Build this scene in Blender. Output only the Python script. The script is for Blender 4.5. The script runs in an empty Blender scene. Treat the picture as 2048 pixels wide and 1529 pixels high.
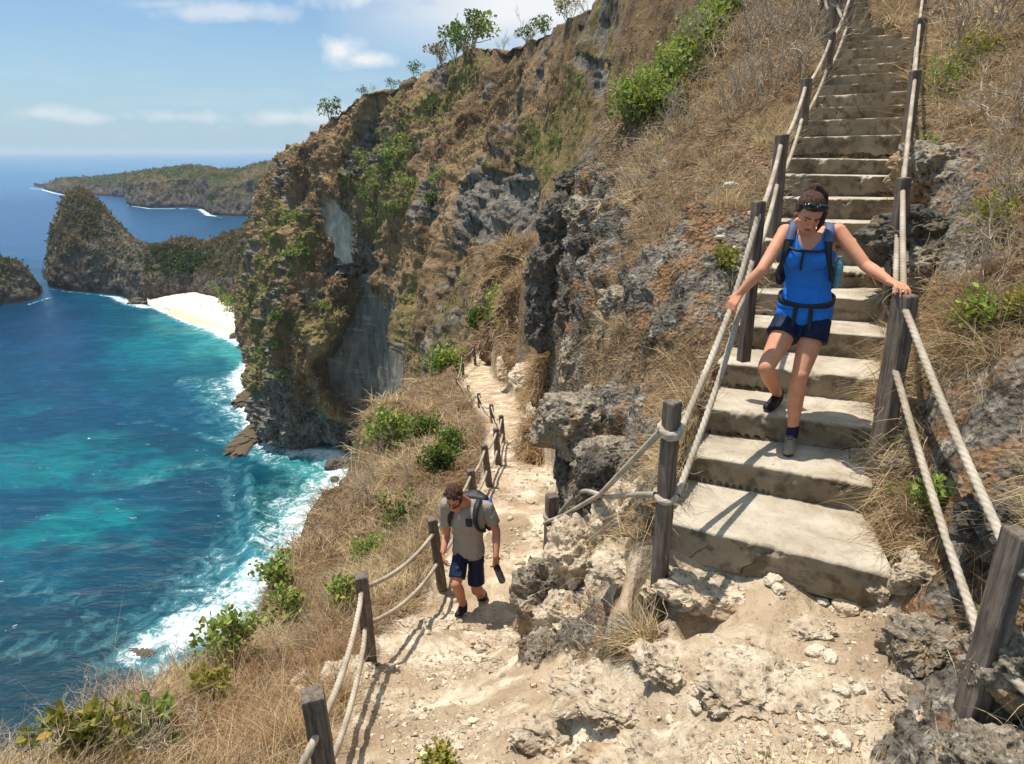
import bpy, math, random
import numpy as np
from mathutils import Vector, Matrix
S = bpy.context.scene
COL = S.collection
# ------------------------------------------------------------ camera
F = 1330.0; PITCH = math.atan((764.5-303)/F)
cP, sP = math.cos(PITCH), math.sin(PITCH)
cam_d = bpy.data.cameras.new('camera'); cam = bpy.data.objects.new('camera', cam_d); COL.objects.link(cam)
cam_d.sensor_width = 36; cam_d.lens = F/2048*36; cam_d.clip_start = .05; cam_d.clip_end = 200000
cam.location = (0, 0, 0); cam.rotation_euler = (math.pi/2-PITCH, 0, 0)
S.camera = cam
S.view_settings.view_transform = 'Standard'; S.view_settings.look = 'None'
S.view_settings.gamma = 1; S.view_settings.exposure = EXPOSURE = 0.16
S.render.resolution_x = 1024; S.render.resolution_y = 764
# ------------------------------------------------------------ sun and sky
SUN = Vector((-0.28, 0.15, 1.0)).normalized()
sd = bpy.data.lights.new('sun', 'SUN'); sd.energy = 5.0; sd.angle = math.radians(.5); sd.color = (1.0, .94, .85)
so = bpy.data.objects.new('sun', sd); COL.objects.link(so); so.rotation_euler = SUN.to_track_quat('Z', 'Y').to_euler()
W_ = bpy.data.worlds.new('World'); S.world = W_; W_.use_nodes = True

class NT:
    def __init__(s, tree): s.t = tree; s.n = tree.nodes; s.n.clear()
    def N(s, typ, ins=None, **kw):
        n = s.n.new('ShaderNode'+typ)
        for k, v in kw.items(): setattr(n, k, v)
        for k, v in (ins or {}).items():
            if isinstance(v, bpy.types.NodeSocket): s.t.links.new(v, n.inputs[k])
            else: n.inputs[k].default_value = v
        return n
    def math(s, op, a, b=0.0, c=0.0, clamp=False):
        n = s.N('Math', {0: a, 1: b, 2: c}, operation=op, use_clamp=clamp); return n.outputs[0]
    def vmath(s, op, a, b=(0, 0, 0)):
        return s.N('VectorMath', {0: a, 1: b}, operation=op).outputs[0]
    def mix(s, f, a, b, blend='MIX'):
        n = s.N('Mix', data_type='RGBA', blend_type=blend)
        for i, v in ((0, f), (6, a), (7, b)):
            if isinstance(v, bpy.types.NodeSocket): s.t.links.new(v, n.inputs[i])
            elif i == 0: n.inputs[i].default_value = v
            else: n.inputs[i].default_value = tuple(v)+(1,) if len(v) == 3 else v
        return n.outputs[2]
    def noise(s, vec, scale, detail=6, rough=.55, dist=0, col=False):
        n = s.N('TexNoise', {'Vector': vec, 'Scale': scale, 'Detail': detail, 'Roughness': rough, 'Distortion': dist})
        return n.outputs[1 if col else 0]
    def ramp(s, f, stops, interp='LINEAR'):
        n = s.N('ValToRGB', {0: f}); cr = n.color_ramp; cr.interpolation = interp
        while len(cr.elements) < len(stops): cr.elements.new(.5)
        for e, (p, c) in zip(cr.elements, stops):
            e.position = p; e.color = (c, c, c, 1) if isinstance(c, (int, float)) else tuple(c)+(1,)
        return n.outputs[0]
    def attr(s, name, col=False):
        n = s.N('Attribute', attribute_name=name); return n.outputs[0 if col else 2]
    def mapr(s, f, a, b, c=0.0, d=1.0):
        return s.N('MapRange', {0: f, 1: a, 2: b, 3: c, 4: d}).outputs[0]

def build_world():
    t = NT(W_.node_tree)
    sky = t.N('TexSky', sky_type='NISHITA', sun_disc=False, sun_elevation=math.asin(SUN.z),
              sun_rotation=math.atan2(SUN.x, SUN.y), altitude=100, air_density=1.0, dust_density=1.2, ozone_density=1.6)
    g = t.N('TexCoord').outputs['Generated']
    sx = t.N('SeparateXYZ', {0: g}); z = t.math('MAXIMUM', sx.outputs[2], .02)
    # clouds: planar projection of the direction on a high layer
    zz = t.math('ADD', z, .10)
    px = t.math('DIVIDE', sx.outputs[0], zz); py = t.math('DIVIDE', sx.outputs[1], zz)
    pv = t.N('CombineXYZ', {0: px, 1: py, 2: 0.0}).outputs[0]
    n1 = t.noise(pv, 1.1, 8, .55, .3)
    az = t.math('DIVIDE', sx.outputs[0], sx.outputs[1]); el = t.math('DIVIDE', sx.outputs[2], sx.outputs[1])
    dens = t.ramp(n1, [(.50, 0), (.72, .5)])
    mr = t.math('MULTIPLY', t.mapr(az, -.26, -.02), t.mapr(el, .11, .17))
    n2 = t.noise(pv, 1.0, 8, .6, .5)
    bank = t.math('MULTIPLY', t.ramp(n2, [(.30, .35), (.46, 1)]), mr)
    def blob(a, e, wa, we, s=.5):
        dx = t.math('DIVIDE', t.math('SUBTRACT', az, a), wa); dy = t.math('DIVIDE', t.math('SUBTRACT', el, e), we)
        d = t.math('SQRT', t.math('ADD', t.math('MULTIPLY', dx, dx), t.math('MULTIPLY', dy, dy)))
        nn = t.noise(g, 16, 7, .55)
        d2 = t.math('ADD', d, t.math('MULTIPLY', t.math('SUBTRACT', nn, .5), 2.6))
        return t.math('MULTIPLY', t.mapr(d2, .9, .1), s)
    tot = t.math('MAXIMUM', t.math('MULTIPLY', dens, .3), bank)
    for b in CLOUDS: tot = t.math('MAXIMUM', tot, blob(*b))
    tot = t.math('MULTIPLY', tot, t.mapr(sx.outputs[2], 0.0, .03), clamp=True)
    skc = t.mix(1.0, sky.outputs[0], (1.0, 1.0, 1.0), 'MULTIPLY')
    hz = t.mapr(el, 0.0, .22)
    skc = t.mix(1.0, skc, (.80, 1.0, 1.14), 'MULTIPLY'); skc = t.mix(t.mapr(el, .16, .0, .12, .70), skc, (4.4, 6.4, 8.2))
    c = t.mix(tot, skc, (8.3, 8.5, 8.7))
    bg = t.N('Background', {0: c, 1: .098})
    t.t.links.new(bg.outputs[0], t.N('OutputWorld').inputs[0])
CLOUDS = [(-.235, .128, .042, .026, .95), (-.20, .118, .05, .014, .9), (-.19, .19, .09, .022, .8), (-.40, .175, .12, .016, .55),
          (-.47, .185, .08, .010, .4), (-.31, .045, .10, .016, .6), (-.27, .052, .05, .015, .5), (-.46, .045, .09, .012, .45), (-.66, .05, .07, .014, .5), (-.60, .045, .05, .010, .45), (-.33, .04, .03, .008, .4)]
build_world()
# ------------------------------------------------------------ helpers
def ray(u, v):
    yu = (764.5-v)/F; Y = cP+yu*sP
    return (u-1024)/F/Y, (-sP+yu*cP)/Y
def W(u, v, D):
    a, r = ray(u, v); return Vector((a*D, D, r*D))
def Wz(u, v, z):
    a, r = ray(u, v); D = z/r; return Vector((a*D, D, z))
def proj(P):
    P = np.asarray(P, float); fw = P[..., 1]*cP-P[..., 2]*sP; up = P[..., 1]*sP+P[..., 2]*cP
    fw = np.where(fw < .05, .05, fw)
    return 1024+F*P[..., 0]/fw, 764.5-F*up/fw
rng = np.random.RandomState(7)
_perm = rng.permutation(256); _perm = np.concatenate([_perm, _perm, _perm]).astype(np.int32)
_g = rng.normal(size=(256, 3)); _g /= np.linalg.norm(_g, axis=1)[:, None]; _g = _g.astype(np.float32)
def perlin(P, seed=0):
    P = P.astype(np.float32)+seed*17.31
    i = np.floor(P).astype(np.int32); f = P-i; i &= 255
    w = f*f*f*(f*(f*6-15)+10)
    out = 0
    x0 = _perm[i[:, 0]]; x1 = _perm[i[:, 0]+1]
    for dx, X in ((0, x0), (1, x1)):
        wx = w[:, 0] if dx else 1-w[:, 0]
        for dy in (0, 1):
            Yh = _perm[X+i[:, 1]+dy]; wy = w[:, 1] if dy else 1-w[:, 1]
            for dz in (0, 1):
                G = _g[_perm[Yh+i[:, 2]+dz]]
                d = G[:, 0]*(f[:, 0]-dx)+G[:, 1]*(f[:, 1]-dy)+G[:, 2]*(f[:, 2]-dz)
                out = out+d*wx*wy*(w[:, 2] if dz else 1-w[:, 2])
    return out*1.6
def fbm(P, scale=1., oct=5, seed=0, gain=.5, ridged=False):
    o = 0; a = 1.; s = scale; t = 0
    for k in range(oct):
        n = perlin(P*s, seed+k)
        if ridged: n = 1-np.abs(n)*2
        o = o+n*a; t += a; a *= gain; s *= 2.03
    return o/t
def worley(P, seed=0):
    P = P.astype(np.float32)+seed*9.7; i = np.floor(P).astype(np.int32); f = P-i
    d1 = np.full(len(P), 9., np.float32); d2 = d1.copy()
    for dx in (-1, 0, 1):
        for dy in (-1, 0, 1):
            for dz in (-1, 0, 1):
                c = (i+np.array([dx, dy, dz])) & 255
                h = _perm[_perm[_perm[c[:, 0]]+c[:, 1]]+c[:, 2]]
                q = np.array([dx, dy, dz])+_g[h]*.45+.5-f
                d = np.sqrt((q*q).sum(1)); m = d < d1
                d2 = np.where(m, d1, np.minimum(d2, d)); d1 = np.where(m, d, d1)
    return d1, d2
def sstep(x, a, b):
    t = np.clip((x-a)/(b-a), 0, 1); return t*t*(3-2*t)
def mesh_np(name, V, Fq, mat=None, smooth=True, attrs=None, cols=None, tri=False):
    V = np.asarray(V, np.float32); Fq = np.asarray(Fq, np.int32); k = Fq.shape[1]
    me = bpy.data.meshes.new(name)
    me.vertices.add(len(V)); me.vertices.foreach_set('co', V.ravel())
    me.loops.add(Fq.size); me.loops.foreach_set('vertex_index', Fq.ravel())
    me.polygons.add(len(Fq)); me.polygons.foreach_set('loop_start', np.arange(0, Fq.size, k, dtype=np.int32))
    me.polygons.foreach_set('use_smooth', np.full(len(Fq), smooth))
    me.update(calc_edges=True)
    for n, a in (attrs or {}).items():
        at = me.attributes.new(n, 'FLOAT', 'POINT'); at.data.foreach_set('value', np.asarray(a, np.float32).ravel())
    for n, a in (cols or {}).items():
        at = me.attributes.new(n, 'FLOAT_COLOR', 'POINT')
        a = np.asarray(a, np.float32); a = np.concatenate([a, np.ones((len(a), 1), np.float32)], 1)
        at.data.foreach_set('color', a.ravel())
    if mat: me.materials.append(mat)
    return me
def grid_faces(nr, nc):
    i = np.arange(nr-1)[:, None]*nc+np.arange(nc-1)[None, :]
    return np.stack([i, i+1, i+nc+1, i+nc], -1).reshape(-1, 4)
def link(name, me, parent=None, loc=None):
    o = bpy.data.objects.new(name, me); COL.objects.link(o)
    if parent: o.parent = parent
    if loc is not None: o.location = loc
    return o
def tag(o, label=None, cat=None, group=None, kind=None):
    for k, v in (('label', label), ('category', cat), ('group', group), ('kind', kind)):
        if v: o[k] = v
    return o
def grid_normals(P):
    du = np.gradient(P, axis=1); dv = np.gradient(P, axis=0); n = np.cross(du, dv)
    n /= np.linalg.norm(n, axis=2)[..., None]+1e-9; return n
def inpoly(u, v, poly):
    r = np.zeros(u.shape, bool); n = len(poly)
    for i in range(n):
        x1, y1 = poly[i]; x2, y2 = poly[(i+1) % n]
        if y1 == y2: continue
        m = ((y1 > v) != (y2 > v)) & (u < (x2-x1)*(v-y1)/(y2-y1)+x1); r ^= m
    return r
def seg_dist(X, Y, line):
    """distance to a polyline and running parameter (index units)"""
    best = np.full(X.shape, 1e9); par = np.zeros(X.shape)
    for i in range(len(line)-1):
        ax, ay = line[i][:2]; bx, by = line[i+1][:2]; dx, dy = bx-ax, by-ay
        t = np.clip(((X-ax)*dx+(Y-ay)*dy)/(dx*dx+dy*dy+1e-12), 0, 1)
        d = np.hypot(X-ax-t*dx, Y-ay-t*dy); m = d < best
        best = np.where(m, d, best); par = np.where(m, i+t, par)
    return best, par
# ------------------------------------------------------------ materials
def material(name, fn, **kw):
    m = bpy.data.materials.new(name); m.use_nodes = True; t = NT(m.node_tree)
    p = t.N('BsdfPrincipled', {'Roughness': kw.get('rough', .85), 'Specular IOR Level': kw.get('spec', .25)})
    out = t.N('OutputMaterial'); t.t.links.new(p.outputs[0], out.inputs[0])
    co = t.N('TexCoord').outputs['Object']
    r = fn(t, co, p)
    if r is not None:
        c, h, dist = (tuple(r)+(None, None))[:3] if isinstance(r, tuple) and not (len(r) == 3 and isinstance(r[0], float)) else (r, None, None)
        if isinstance(c, bpy.types.NodeSocket): t.t.links.new(c, p.inputs['Base Color'])
        else: p.inputs['Base Color'].default_value = tuple(c)+(1,)
        if h is not None:
            b = t.N('Bump', {'Height': h, 'Distance': dist or .01, 'Strength': kw.get('bump', 1.0)})
            t.t.links.new(b.outputs[0], p.inputs['Normal'])
    return m
def simple(name, col, rough=.8, nscale=30, var=.25, bumpd=.002, spec=.25, **kw):
    def fn(t, co, p):
        n = t.noise(co, nscale, 6, .6)
        c = t.mix(n, tuple(x*(1-var) for x in col), tuple(min(1, x*(1+var)) for x in col))
        for k, v in kw.items(): p.inputs[k.replace('_', ' ')].default_value = v
        return c, n, bumpd
    return material(name, fn, rough=rough, spec=spec)
def leafmat(name, rough=.6, trans=.25):
    m = bpy.data.materials.new(name); m.use_nodes = True; t = NT(m.node_tree)
    c = t.attr('col', True)
    p = t.N('BsdfPrincipled', {'Base Color': c, 'Roughness': rough, 'Specular IOR Level': .25})
    tr = t.N('BsdfTranslucent', {0: c}); mx = t.N('MixShader', {0: trans, 1: p.outputs[0], 2: tr.outputs[0]})
    t.t.links.new(mx.outputs[0], t.N('OutputMaterial').inputs[0]); return m
def lin(*c):
    return tuple(((x/255)/12.92 if x/255 < .04045 else ((x/255+.055)/1.055)**2.4) for x in c)
# ============================================================ STAIR DATA
# front top edge of every tread: uL,vL, uR,vR, distance
ST = [(1345,1047,1775,1152,None,-2.115),(1379,909,1733,972,None,-1.925),(1410,817,1737,856,None,-1.735),(1443,727,1756,758,None,-1.545),
 (1470,650,1769,675,None,-1.355),(1508,586,1770,602,None,-1.165),(1521,534,1768,546,5.95,0),(1528,480,1778,485,6.25,0),(1553,443,1781,448,6.58,0),
 (1560,397,1792,399,6.9,0),(1567,350,1799,353,7.25,0),(1580,317,1807,320,7.6,0),(1592,275,1812,269,7.95,0),(1606,241,1816,234,8.3,0),
 (1624,216,1820,208,8.65,0),(1640,192,1820,181,9.0,0),(1645,172,1822,160,9.35,0),(1650,152,1824,142,9.7,0),(1653,133,1826,122,10.05,0),
 (1656,121,1828,111,10.35,0),(1658,101,1830,88,10.75,0),(1658,87,1830,73,11.1,0),(1650,76,1800,68,11.45,0),(1644,62,1770,53,11.9,0),
 (1643,49,1745,38,12.3,0),(1643,36,1740,26,12.7,0),(1644,24,1738,14,13.1,0),(1645,13,1737,2,13.5,0),(1648,1,1738,-10,13.9,0),
 (1650,-11,1738,-22,14.3,0),(1652,-23,1740,-34,14.7,0)]
SL, SR = [], []
for uL, vL, uR, vR, D, z in ST:
    if D is None: SL.append(Wz(uL, vL, z)); SR.append(Wz(uR, vR, z))
    else: SL.append(W(uL, vL, D)); SR.append(W(uR, vR, D))
# ============================================================ PATH
PATH = [W(*p) for p in [(905,1300,5.0),(960,1235,6.0),(1000,1130,7.0),(1028,1050,8.3),(1038,980,10),(1033,930,12),(1026,880,14.5),(1018,840,17.5),
 (1000,810,21),(978,785,25),(955,762,29.5),(952,745,33),(965,725,37),(976,712,41),(996,702,46)]]
PW = [.75,.75,.8,.85,.8,.7,.65,.7,.85,.9,.95,.95,.85,.8,.8]
# ============================================================ NEAR GROUND HEIGHTS
CP = []
for u, v, z in [(1345,1105,-2.3),(1560,1150,-2.3),(1760,1195,-2.3),(1500,1300,-2.32),(1700,1300,-2.3),(1700,1450,-2.3),(1500,1450,-2.35),(1400,1250,-2.34),
 (1270,1125,-2.36),(1240,1170,-2.4),(1340,1215,-2.4),(1450,1520,-2.2),(1600,1529,-2.3),(1300,1310,-2.95),(1380,1330,-2.75),(1200,1330,-3.1),(1250,1450,-2.75),(1370,1420,-2.5),(1150,1500,-2.9),
 (1060,1400,-3.3),(1100,1280,-3.6),(1000,1340,-3.95),(1000,1450,-3.3),(900,1500,-3.3),(800,1310,-4.25),(770,1250,-4.45),(750,1400,-3.85),(760,1529,-3.4),(850,1400,-3.85),
 (950,1400,-3.65),(860,1529,-3.2),(1000,1529,-2.95),(700,1450,-3.7),(650,1529,-3.5),(735,1330,-4.1),(1120,1200,-3.95),(1190,1110,-3.3),(1190,1230,-3.3),(1260,1000,-2.62),(1310,950,-2.3),(1100,1060,-4.4),(1075,1130,-4.75)]:
    p = Wz(u, v, z); CP.append(tuple(p))
for p in [(1200,900,6.0),(1160,850,6.4),(1250,800,5.95),(1300,700,5.95),(1400,620,5.7),(1450,520,6.1),(1380,760,4.9),(1350,850,4.5),(1250,600,7),(1200,700,7),(1160,600,9.6),(1210,500,8.7),(1270,400,9),(1400,400,7.8),
 (1400,300,9.0),(1500,300,8.3),(1300,300,11),(1450,200,10.5),(1550,150,10.5),(1360,200,12),(1380,110,14),(1500,50,13.5),(1600,20,13.6),(1470,10,15),(1540,-60,16),(1650,-80,17),
 (1165,345,13.5),(1150,450,12.5),(1125,560,12.5),(1130,700,10.5),(1150,800,8.6),(1155,900,7.1),(1130,960,7.2),
 (1065,900,13),(1085,830,15.5),(1062,760,20),(1030,740,25.5),(1055,680,26),(1020,690,34),(1065,620,26),(1000,650,42),(1090,900,11),(1100,780,14),(1090,720,17),(1085,650,20),
 (900,880,16.5),(850,850,22),(900,800,24.5),(800,900,19),(850,950,14),(920,1000,9.6),(780,1000,13),(700,1000,17),(700,1100,10),(800,1100,8),(640,1180,8.5),(750,1200,6.3),
 (650,1300,5),(560,1300,5.6),(620,1400,4),(500,1400,4.4),(400,1500,3.5),(560,1500,3.2),(880,1172,6.5),(940,1010,9.0),(875,760,30),(920,730,34),(830,830,26),(760,930,19),
 (1830,600,4.6),(1850,450,5.5),(1900,500,4.9),(1950,400,5.2),(2040,300,5.5),(1900,250,7.3),(2000,150,7.8),(2040,50,8.6),(1900,60,10.3),(1840,30,12),(1790,20,13.2),(1850,-60,14),(2048,600,3.9),
 (1900,700,3.75),(1830,800,3.75),(2000,800,3.15),(1850,950,3.35),(2000,1000,2.8),(1850,1100,2.95),(1850,1250,2.62),(1960,1250,2.5),(1830,1400,2.3),(1925,1468,2.12),(1980,1450,2.08),(1800,1529,1.99),
 (2048,1529,1.9),(2048,1100,2.4),(2200,600,3.8),(2300,1000,2.3),(2300,300,5.0),(2200,0,9),(2500,1400,1.6)]:
    CP.append(tuple(W(*p)))
for k in range(0, len(SL), 1):
    l, r = SL[k], SR[k]; e = (r-l).normalized()
    q = l-e*.22; CP.append((q.x, q.y, l.z-.12)); q = r+e*.12; CP.append((q.x, q.y, r.z+(.0 if k < 3 else .06)))
# silhouettes towards the sea: steep fall behind
for u, v, D in [(705,912,24),(660,990,18),(620,1075,13),(565,1150,10.5),(520,1200,8.8),(450,1320,6.3),(350,1390,5.3),(240,1440,4.3),(130,1529,3.6),(-60,1600,3.0),(-300,1600,2.8),(-700,1700,2.4)]:
    p = W(u, v, D); CP.append(tuple(p))
    for k, f in ((1.25, .28), (1.7, 1.15), (2.6, 3.2)): CP.append((p.x*k, p.y*k, p.z*k-D*f))
for u, v, D in [(760,858,27),(820,800,31),(880,742,36),(915,712,40),(945,692,46),(972,660,50),(1000,605,46),(1038,545,42),(1066,475,34),(1098,405,24)]:
    p = W(u, v, D); CP.append(tuple(p))
    for k, f in ((1.2, .35), (1.6, 1.3)): CP.append((p.x*k, p.y*k, p.z*k-D*f))
for u, v, D, z in [(1135,800,13.5,-6.4),(1130,700,16.5,-7),(1125,560,18,-7.2),(1650,-80,24,3),(1600,0,45,2),(1900,0,40,12),(2048,0,25,8),(1130,560,40,-12),(2300,0,20,8)]:
    a = ray(u, v)[0]; CP.append((a*D, D, z))
for u, v, D0 in ((1170,330,13.5),(1230,260,14),(1290,200,15),(1380,105,16),(1470,10,17),(1560,-60,18)):
    a, r = ray(u, v)
    for kk, f in ((1.25, .12), (1.7, .3), (2.6, .5), (4.2, .6)): CP.append((a*D0*kk, D0*kk, (r-f)*D0*kk))
for a, z in ((-1.2,-3.6),(-.8,-3.6),(-.4,-3.5),(-.15,-3.1),(.1,-2.8),(.35,-2.5),(.6,-2.3),(.9,-2.2),(1.2,-2.0)):
    CP.append((a*1.0, 1.0, z))
CP = np.array(CP)
def tps_fit(A, z, lam=1e-4):
    n = len(A); d = np.sqrt(((A[:, None]-A[None])**2).sum(-1)); K = np.where(d > 0, d*d*np.log(d+1e-12), 0)+lam*np.eye(n)
    Pm = np.c_[np.ones(n), A]; M = np.zeros((n+3, n+3)); M[:n, :n] = K; M[:n, n:] = Pm; M[n:, :n] = Pm.T
    return np.linalg.solve(M, np.r_[z, 0, 0, 0])
def tps_eval(A, w, Q):
    out = np.empty(len(Q)); n = len(A)
    for s in range(0, len(Q), 20000):
        q = Q[s:s+20000].astype(np.float32); d2 = ((q[:, None, 0]-A[None, :, 0].astype(np.float32))**2+(q[:, None, 1]-A[None, :, 1].astype(np.float32))**2)
        out[s:s+20000] = (.5*d2*np.log(d2+1e-12))@w[:n]+w[n]+q@w[n+1:]
    return out
KA = 1.6
_A = np.c_[CP[:, 0]/CP[:, 1]*KA, np.log(CP[:, 1])]
_w = tps_fit(_A, CP[:, 2], 2e-3)
NA, NR = 1150, 900
A_MIN, A_MAX, R_MIN, R_MAX = -1.25, 1.25, .85, 70.
ga = np.linspace(A_MIN, A_MAX, NA); gl = np.linspace(math.log(R_MIN), math.log(R_MAX), NR)
# coarse evaluation, bilinear upsample
ca = np.linspace(A_MIN, A_MAX, 260); cl = np.linspace(math.log(R_MIN), math.log(R_MAX), 220)
CA, CL = np.meshgrid(ca, cl); CZ = tps_eval(_A, _w, np.c_[(CA*KA).ravel(), CL.ravel()]).reshape(CA.shape)
def bil(G, x, y):
    x = np.clip(x, 0, G.shape[1]-1.001); y = np.clip(y, 0, G.shape[0]-1.001); i = x.astype(int); j = y.astype(int); fx = x-i; fy = y-j
    return G[j, i]*(1-fx)*(1-fy)+G[j, i+1]*fx*(1-fy)+G[j+1, i]*(1-fx)*fy+G[j+1, i+1]*fx*fy
def base_z(X, Y):
    return bil(CZ, (X/Y-A_MIN)/(A_MAX-A_MIN)*259, (np.log(Y)-math.log(R_MIN))/(math.log(R_MAX)-math.log(R_MIN))*219)
GA, GL = np.meshgrid(ga, gl); GY = np.exp(GL); GX = GA*GY
Z = base_z(GX, GY)
pathline = [(p.x, p.y) for p in PATH]; pz = np.array([p.z for p in PATH]); pw = np.array(PW)
pd_, pp = seg_dist(GX, GY, pathline)
PZ = np.interp(pp, np.arange(len(pz)), pz); PWd = np.interp(pp, np.arange(len(pz)), pw)
nz = fbm(np.stack([GX.ravel()*1.2, GY.ravel()*1.2, np.zeros(GX.size)], 1), 1, 3, 3).reshape(GX.shape)
q = (pd_+nz*.18)/PWd
k = 1-sstep(q, .75, 1.35)
k = k*sstep(GY, 4.6, 5.6)
Z = Z*(1-k)+PZ*k
pathk = (1-sstep(q, .8, 1.1))*sstep(GY, 4.4, 5.0)
# uv of the un-displaced surface to look up where ground kinds lie
GP = np.stack([GX, GY, Z], -1)
U, V = proj(GP)
wob = np.stack([GX.ravel(), GY.ravel(), Z.ravel()], 1)
n1 = fbm(wob, 2.2, 4, 11).reshape(Z.shape); n2 = fbm(wob, 2.2, 4, 23).reshape(Z.shape)
depth = GY*cP-Z*sP; pxm = F/np.maximum(depth, .3)
Uw = U+n1*.30*pxm; Vw = V+n2*.22*pxm
def soft(poly, blur=0):
    return inpoly(Uw, Vw, poly).astype(np.float32)
LAND = [(1335,1040),(1790,1150),(1800,1300),(1775,1600),(560,1700),(690,1480),(715,1330),(800,1260),(900,1180),(1060,1190),(1050,1330),(1160,1290),(1280,1350),(1330,1260),(1215,1210),(1240,1130)]
m_path = np.maximum(pathk, soft(LAND)*(GY < 6.5))
ROCKP = [ [(1050,1080),(1250,1080),(1330,1250),(1150,1300),(1050,1360),(1045,1200)], [(1770,1180),(1900,1150),(2100,1500),(2100,1700),(1720,1700),(1800,1400)],
          [(1110,780),(1300,760),(1330,900),(1300,1000),(1240,1120),(1090,1060)], [(1090,330),(1240,330),(1260,480),(1190,620),(1180,760),(1060,700)],
          [(1000,740),(1090,740),(1110,860),(1080,930),(1060,900),(1050,820)],
          [(1820,800),(2100,700),(2100,1150),(1900,1150),(1830,950)], [(1820,280),(1960,280),(2050,420),(1920,560),(1820,520)],
          [(1380,430),(1510,430),(1480,640),(1300,700),(1220,600)] ]
m_rock = np.zeros(Z.shape, np.float32)
for rp in ROCKP: m_rock = np.maximum(m_rock, soft(rp))
m_rock *= (GY < 30)
m_rock = np.maximum(m_rock, (n1*.9+n2*.6 > .42)*(1-m_path)*.8)
def blur(M, n=2):
    for _ in range(n):
        M = (M+np.roll(M, 1, 0)+np.roll(M, -1, 0)+np.roll(M, 1, 1)+np.roll(M, -1, 1))/5
    return M
m_path = blur(m_path, 4); m_rock = blur(m_rock, 3)*(1-m_path*.8)
# displacement
P0 = GP.reshape(-1, 3); Nn = grid_normals(GP).reshape(-1, 3); Nn *= np.sign(Nn[:, 2:3]+1e-6)
r1 = fbm(P0, 1.1, 5, 31, .55, True); r2 = fbm(P0*np.array([1, 1, 1.6]), 3.2, 5, 41, .55); w1, w2 = worley(P0*4.5, 3)
r3 = fbm(P0, .55, 4, 51, .5)
mp = m_path.ravel(); mr_ = m_rock.ravel(); gs = 1-np.maximum(mp, mr_)
sc = np.clip(P0[:, 1]/6, .35, 3.5)
stair_d, stair_p = seg_dist(GX, GY, [((l.x+r.x)/2, (l.y+r.y)/2) for l, r in zip(SL, SR)])
near_st = sstep(stair_d.ravel(), .55, 1.3)
disp = mr_*((r1-.35)*.30+r2*.14+(w1-.5)*.07)*np.clip(sc, .4, 1.6)+gs*(r2*.10+r3*.22*sc*.6)+mp*(r2*.034+(r1-.45)*.035*sstep(fbm(P0, .9, 3, 61), -.05, .15)-sstep(.38-w1, 0, .3)*.02*sstep(fbm(P0, 1.3, 3, 66), 0, .12))
disp += mp*np.where((w2-w1) < .12, -.01, 0)
disp *= (.25+.75*near_st)
fade = 1-sstep(P0[:, 1], 45, 70)*.3
P1 = P0+Nn*(disp*fade)[:, None]
# stairs footprint: keep ground below the treads
X1, Y1 = P1[:, 0], P1[:, 1]
for i in range(len(SL)-1):
    l, r, l2, r2_ = SL[i], SR[i], SL[i+1], SR[i+1]; e = (r-l).normalized()
    qd = [tuple((l-e*.03)[:2]), tuple((r+e*.0)[:2]), tuple((r2_+e*.0)[:2]), tuple((l2-e*.03)[:2])]
    dn = Vector((-e.y, e.x, 0))*.0
    m = inpoly(X1, Y1, qd); t = np.clip(((X1-l.x)*e.x+(Y1-l.y)*e.y)/(r-l).length, 0, 1)
    P1[:, 2] = np.where(m, np.minimum(P1[:, 2], l.z*(1-t)+r.z*t-.16), P1[:, 2])
l, r = SL[0], SR[0]; e = (r-l).normalized(); fr = Vector((e.y, -e.x, 0))
qd = [tuple((l+fr*.9)[:2]), tuple((r+fr*.9)[:2]), tuple(r[:2]), tuple(l[:2])]
m = inpoly(X1, Y1, qd); P1[:, 2] = np.where(m, np.minimum(P1[:, 2], -2.27), P1[:, 2])
GROUND = P1.reshape(NR, NA, 3)
GN = grid_normals(GROUND); GN *= np.sign(GN[..., 2:3]+1e-9)
def ground_z(x, y):
    ia = (x/y-A_MIN)/(A_MAX-A_MIN)*(NA-1); il = (math.log(y)-math.log(R_MIN))/(math.log(R_MAX)-math.log(R_MIN))*(NR-1)
    ia = min(max(int(round(ia)), 0), NA-1); il = min(max(int(round(il)), 0), NR-1)
    return float(GROUND[il, ia, 2])
def on_ground(u, v, D0=1.0, D1=65.):
    """first hit of the view line through a picture point with the ground"""
    a, r = ray(u, v)
    for D in np.exp(np.linspace(math.log(D0), math.log(D1), 900)):
        if ground_z(a*D, D) >= r*D: return Vector((a*D, D, ground_z(a*D, D)))
    return None
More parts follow.
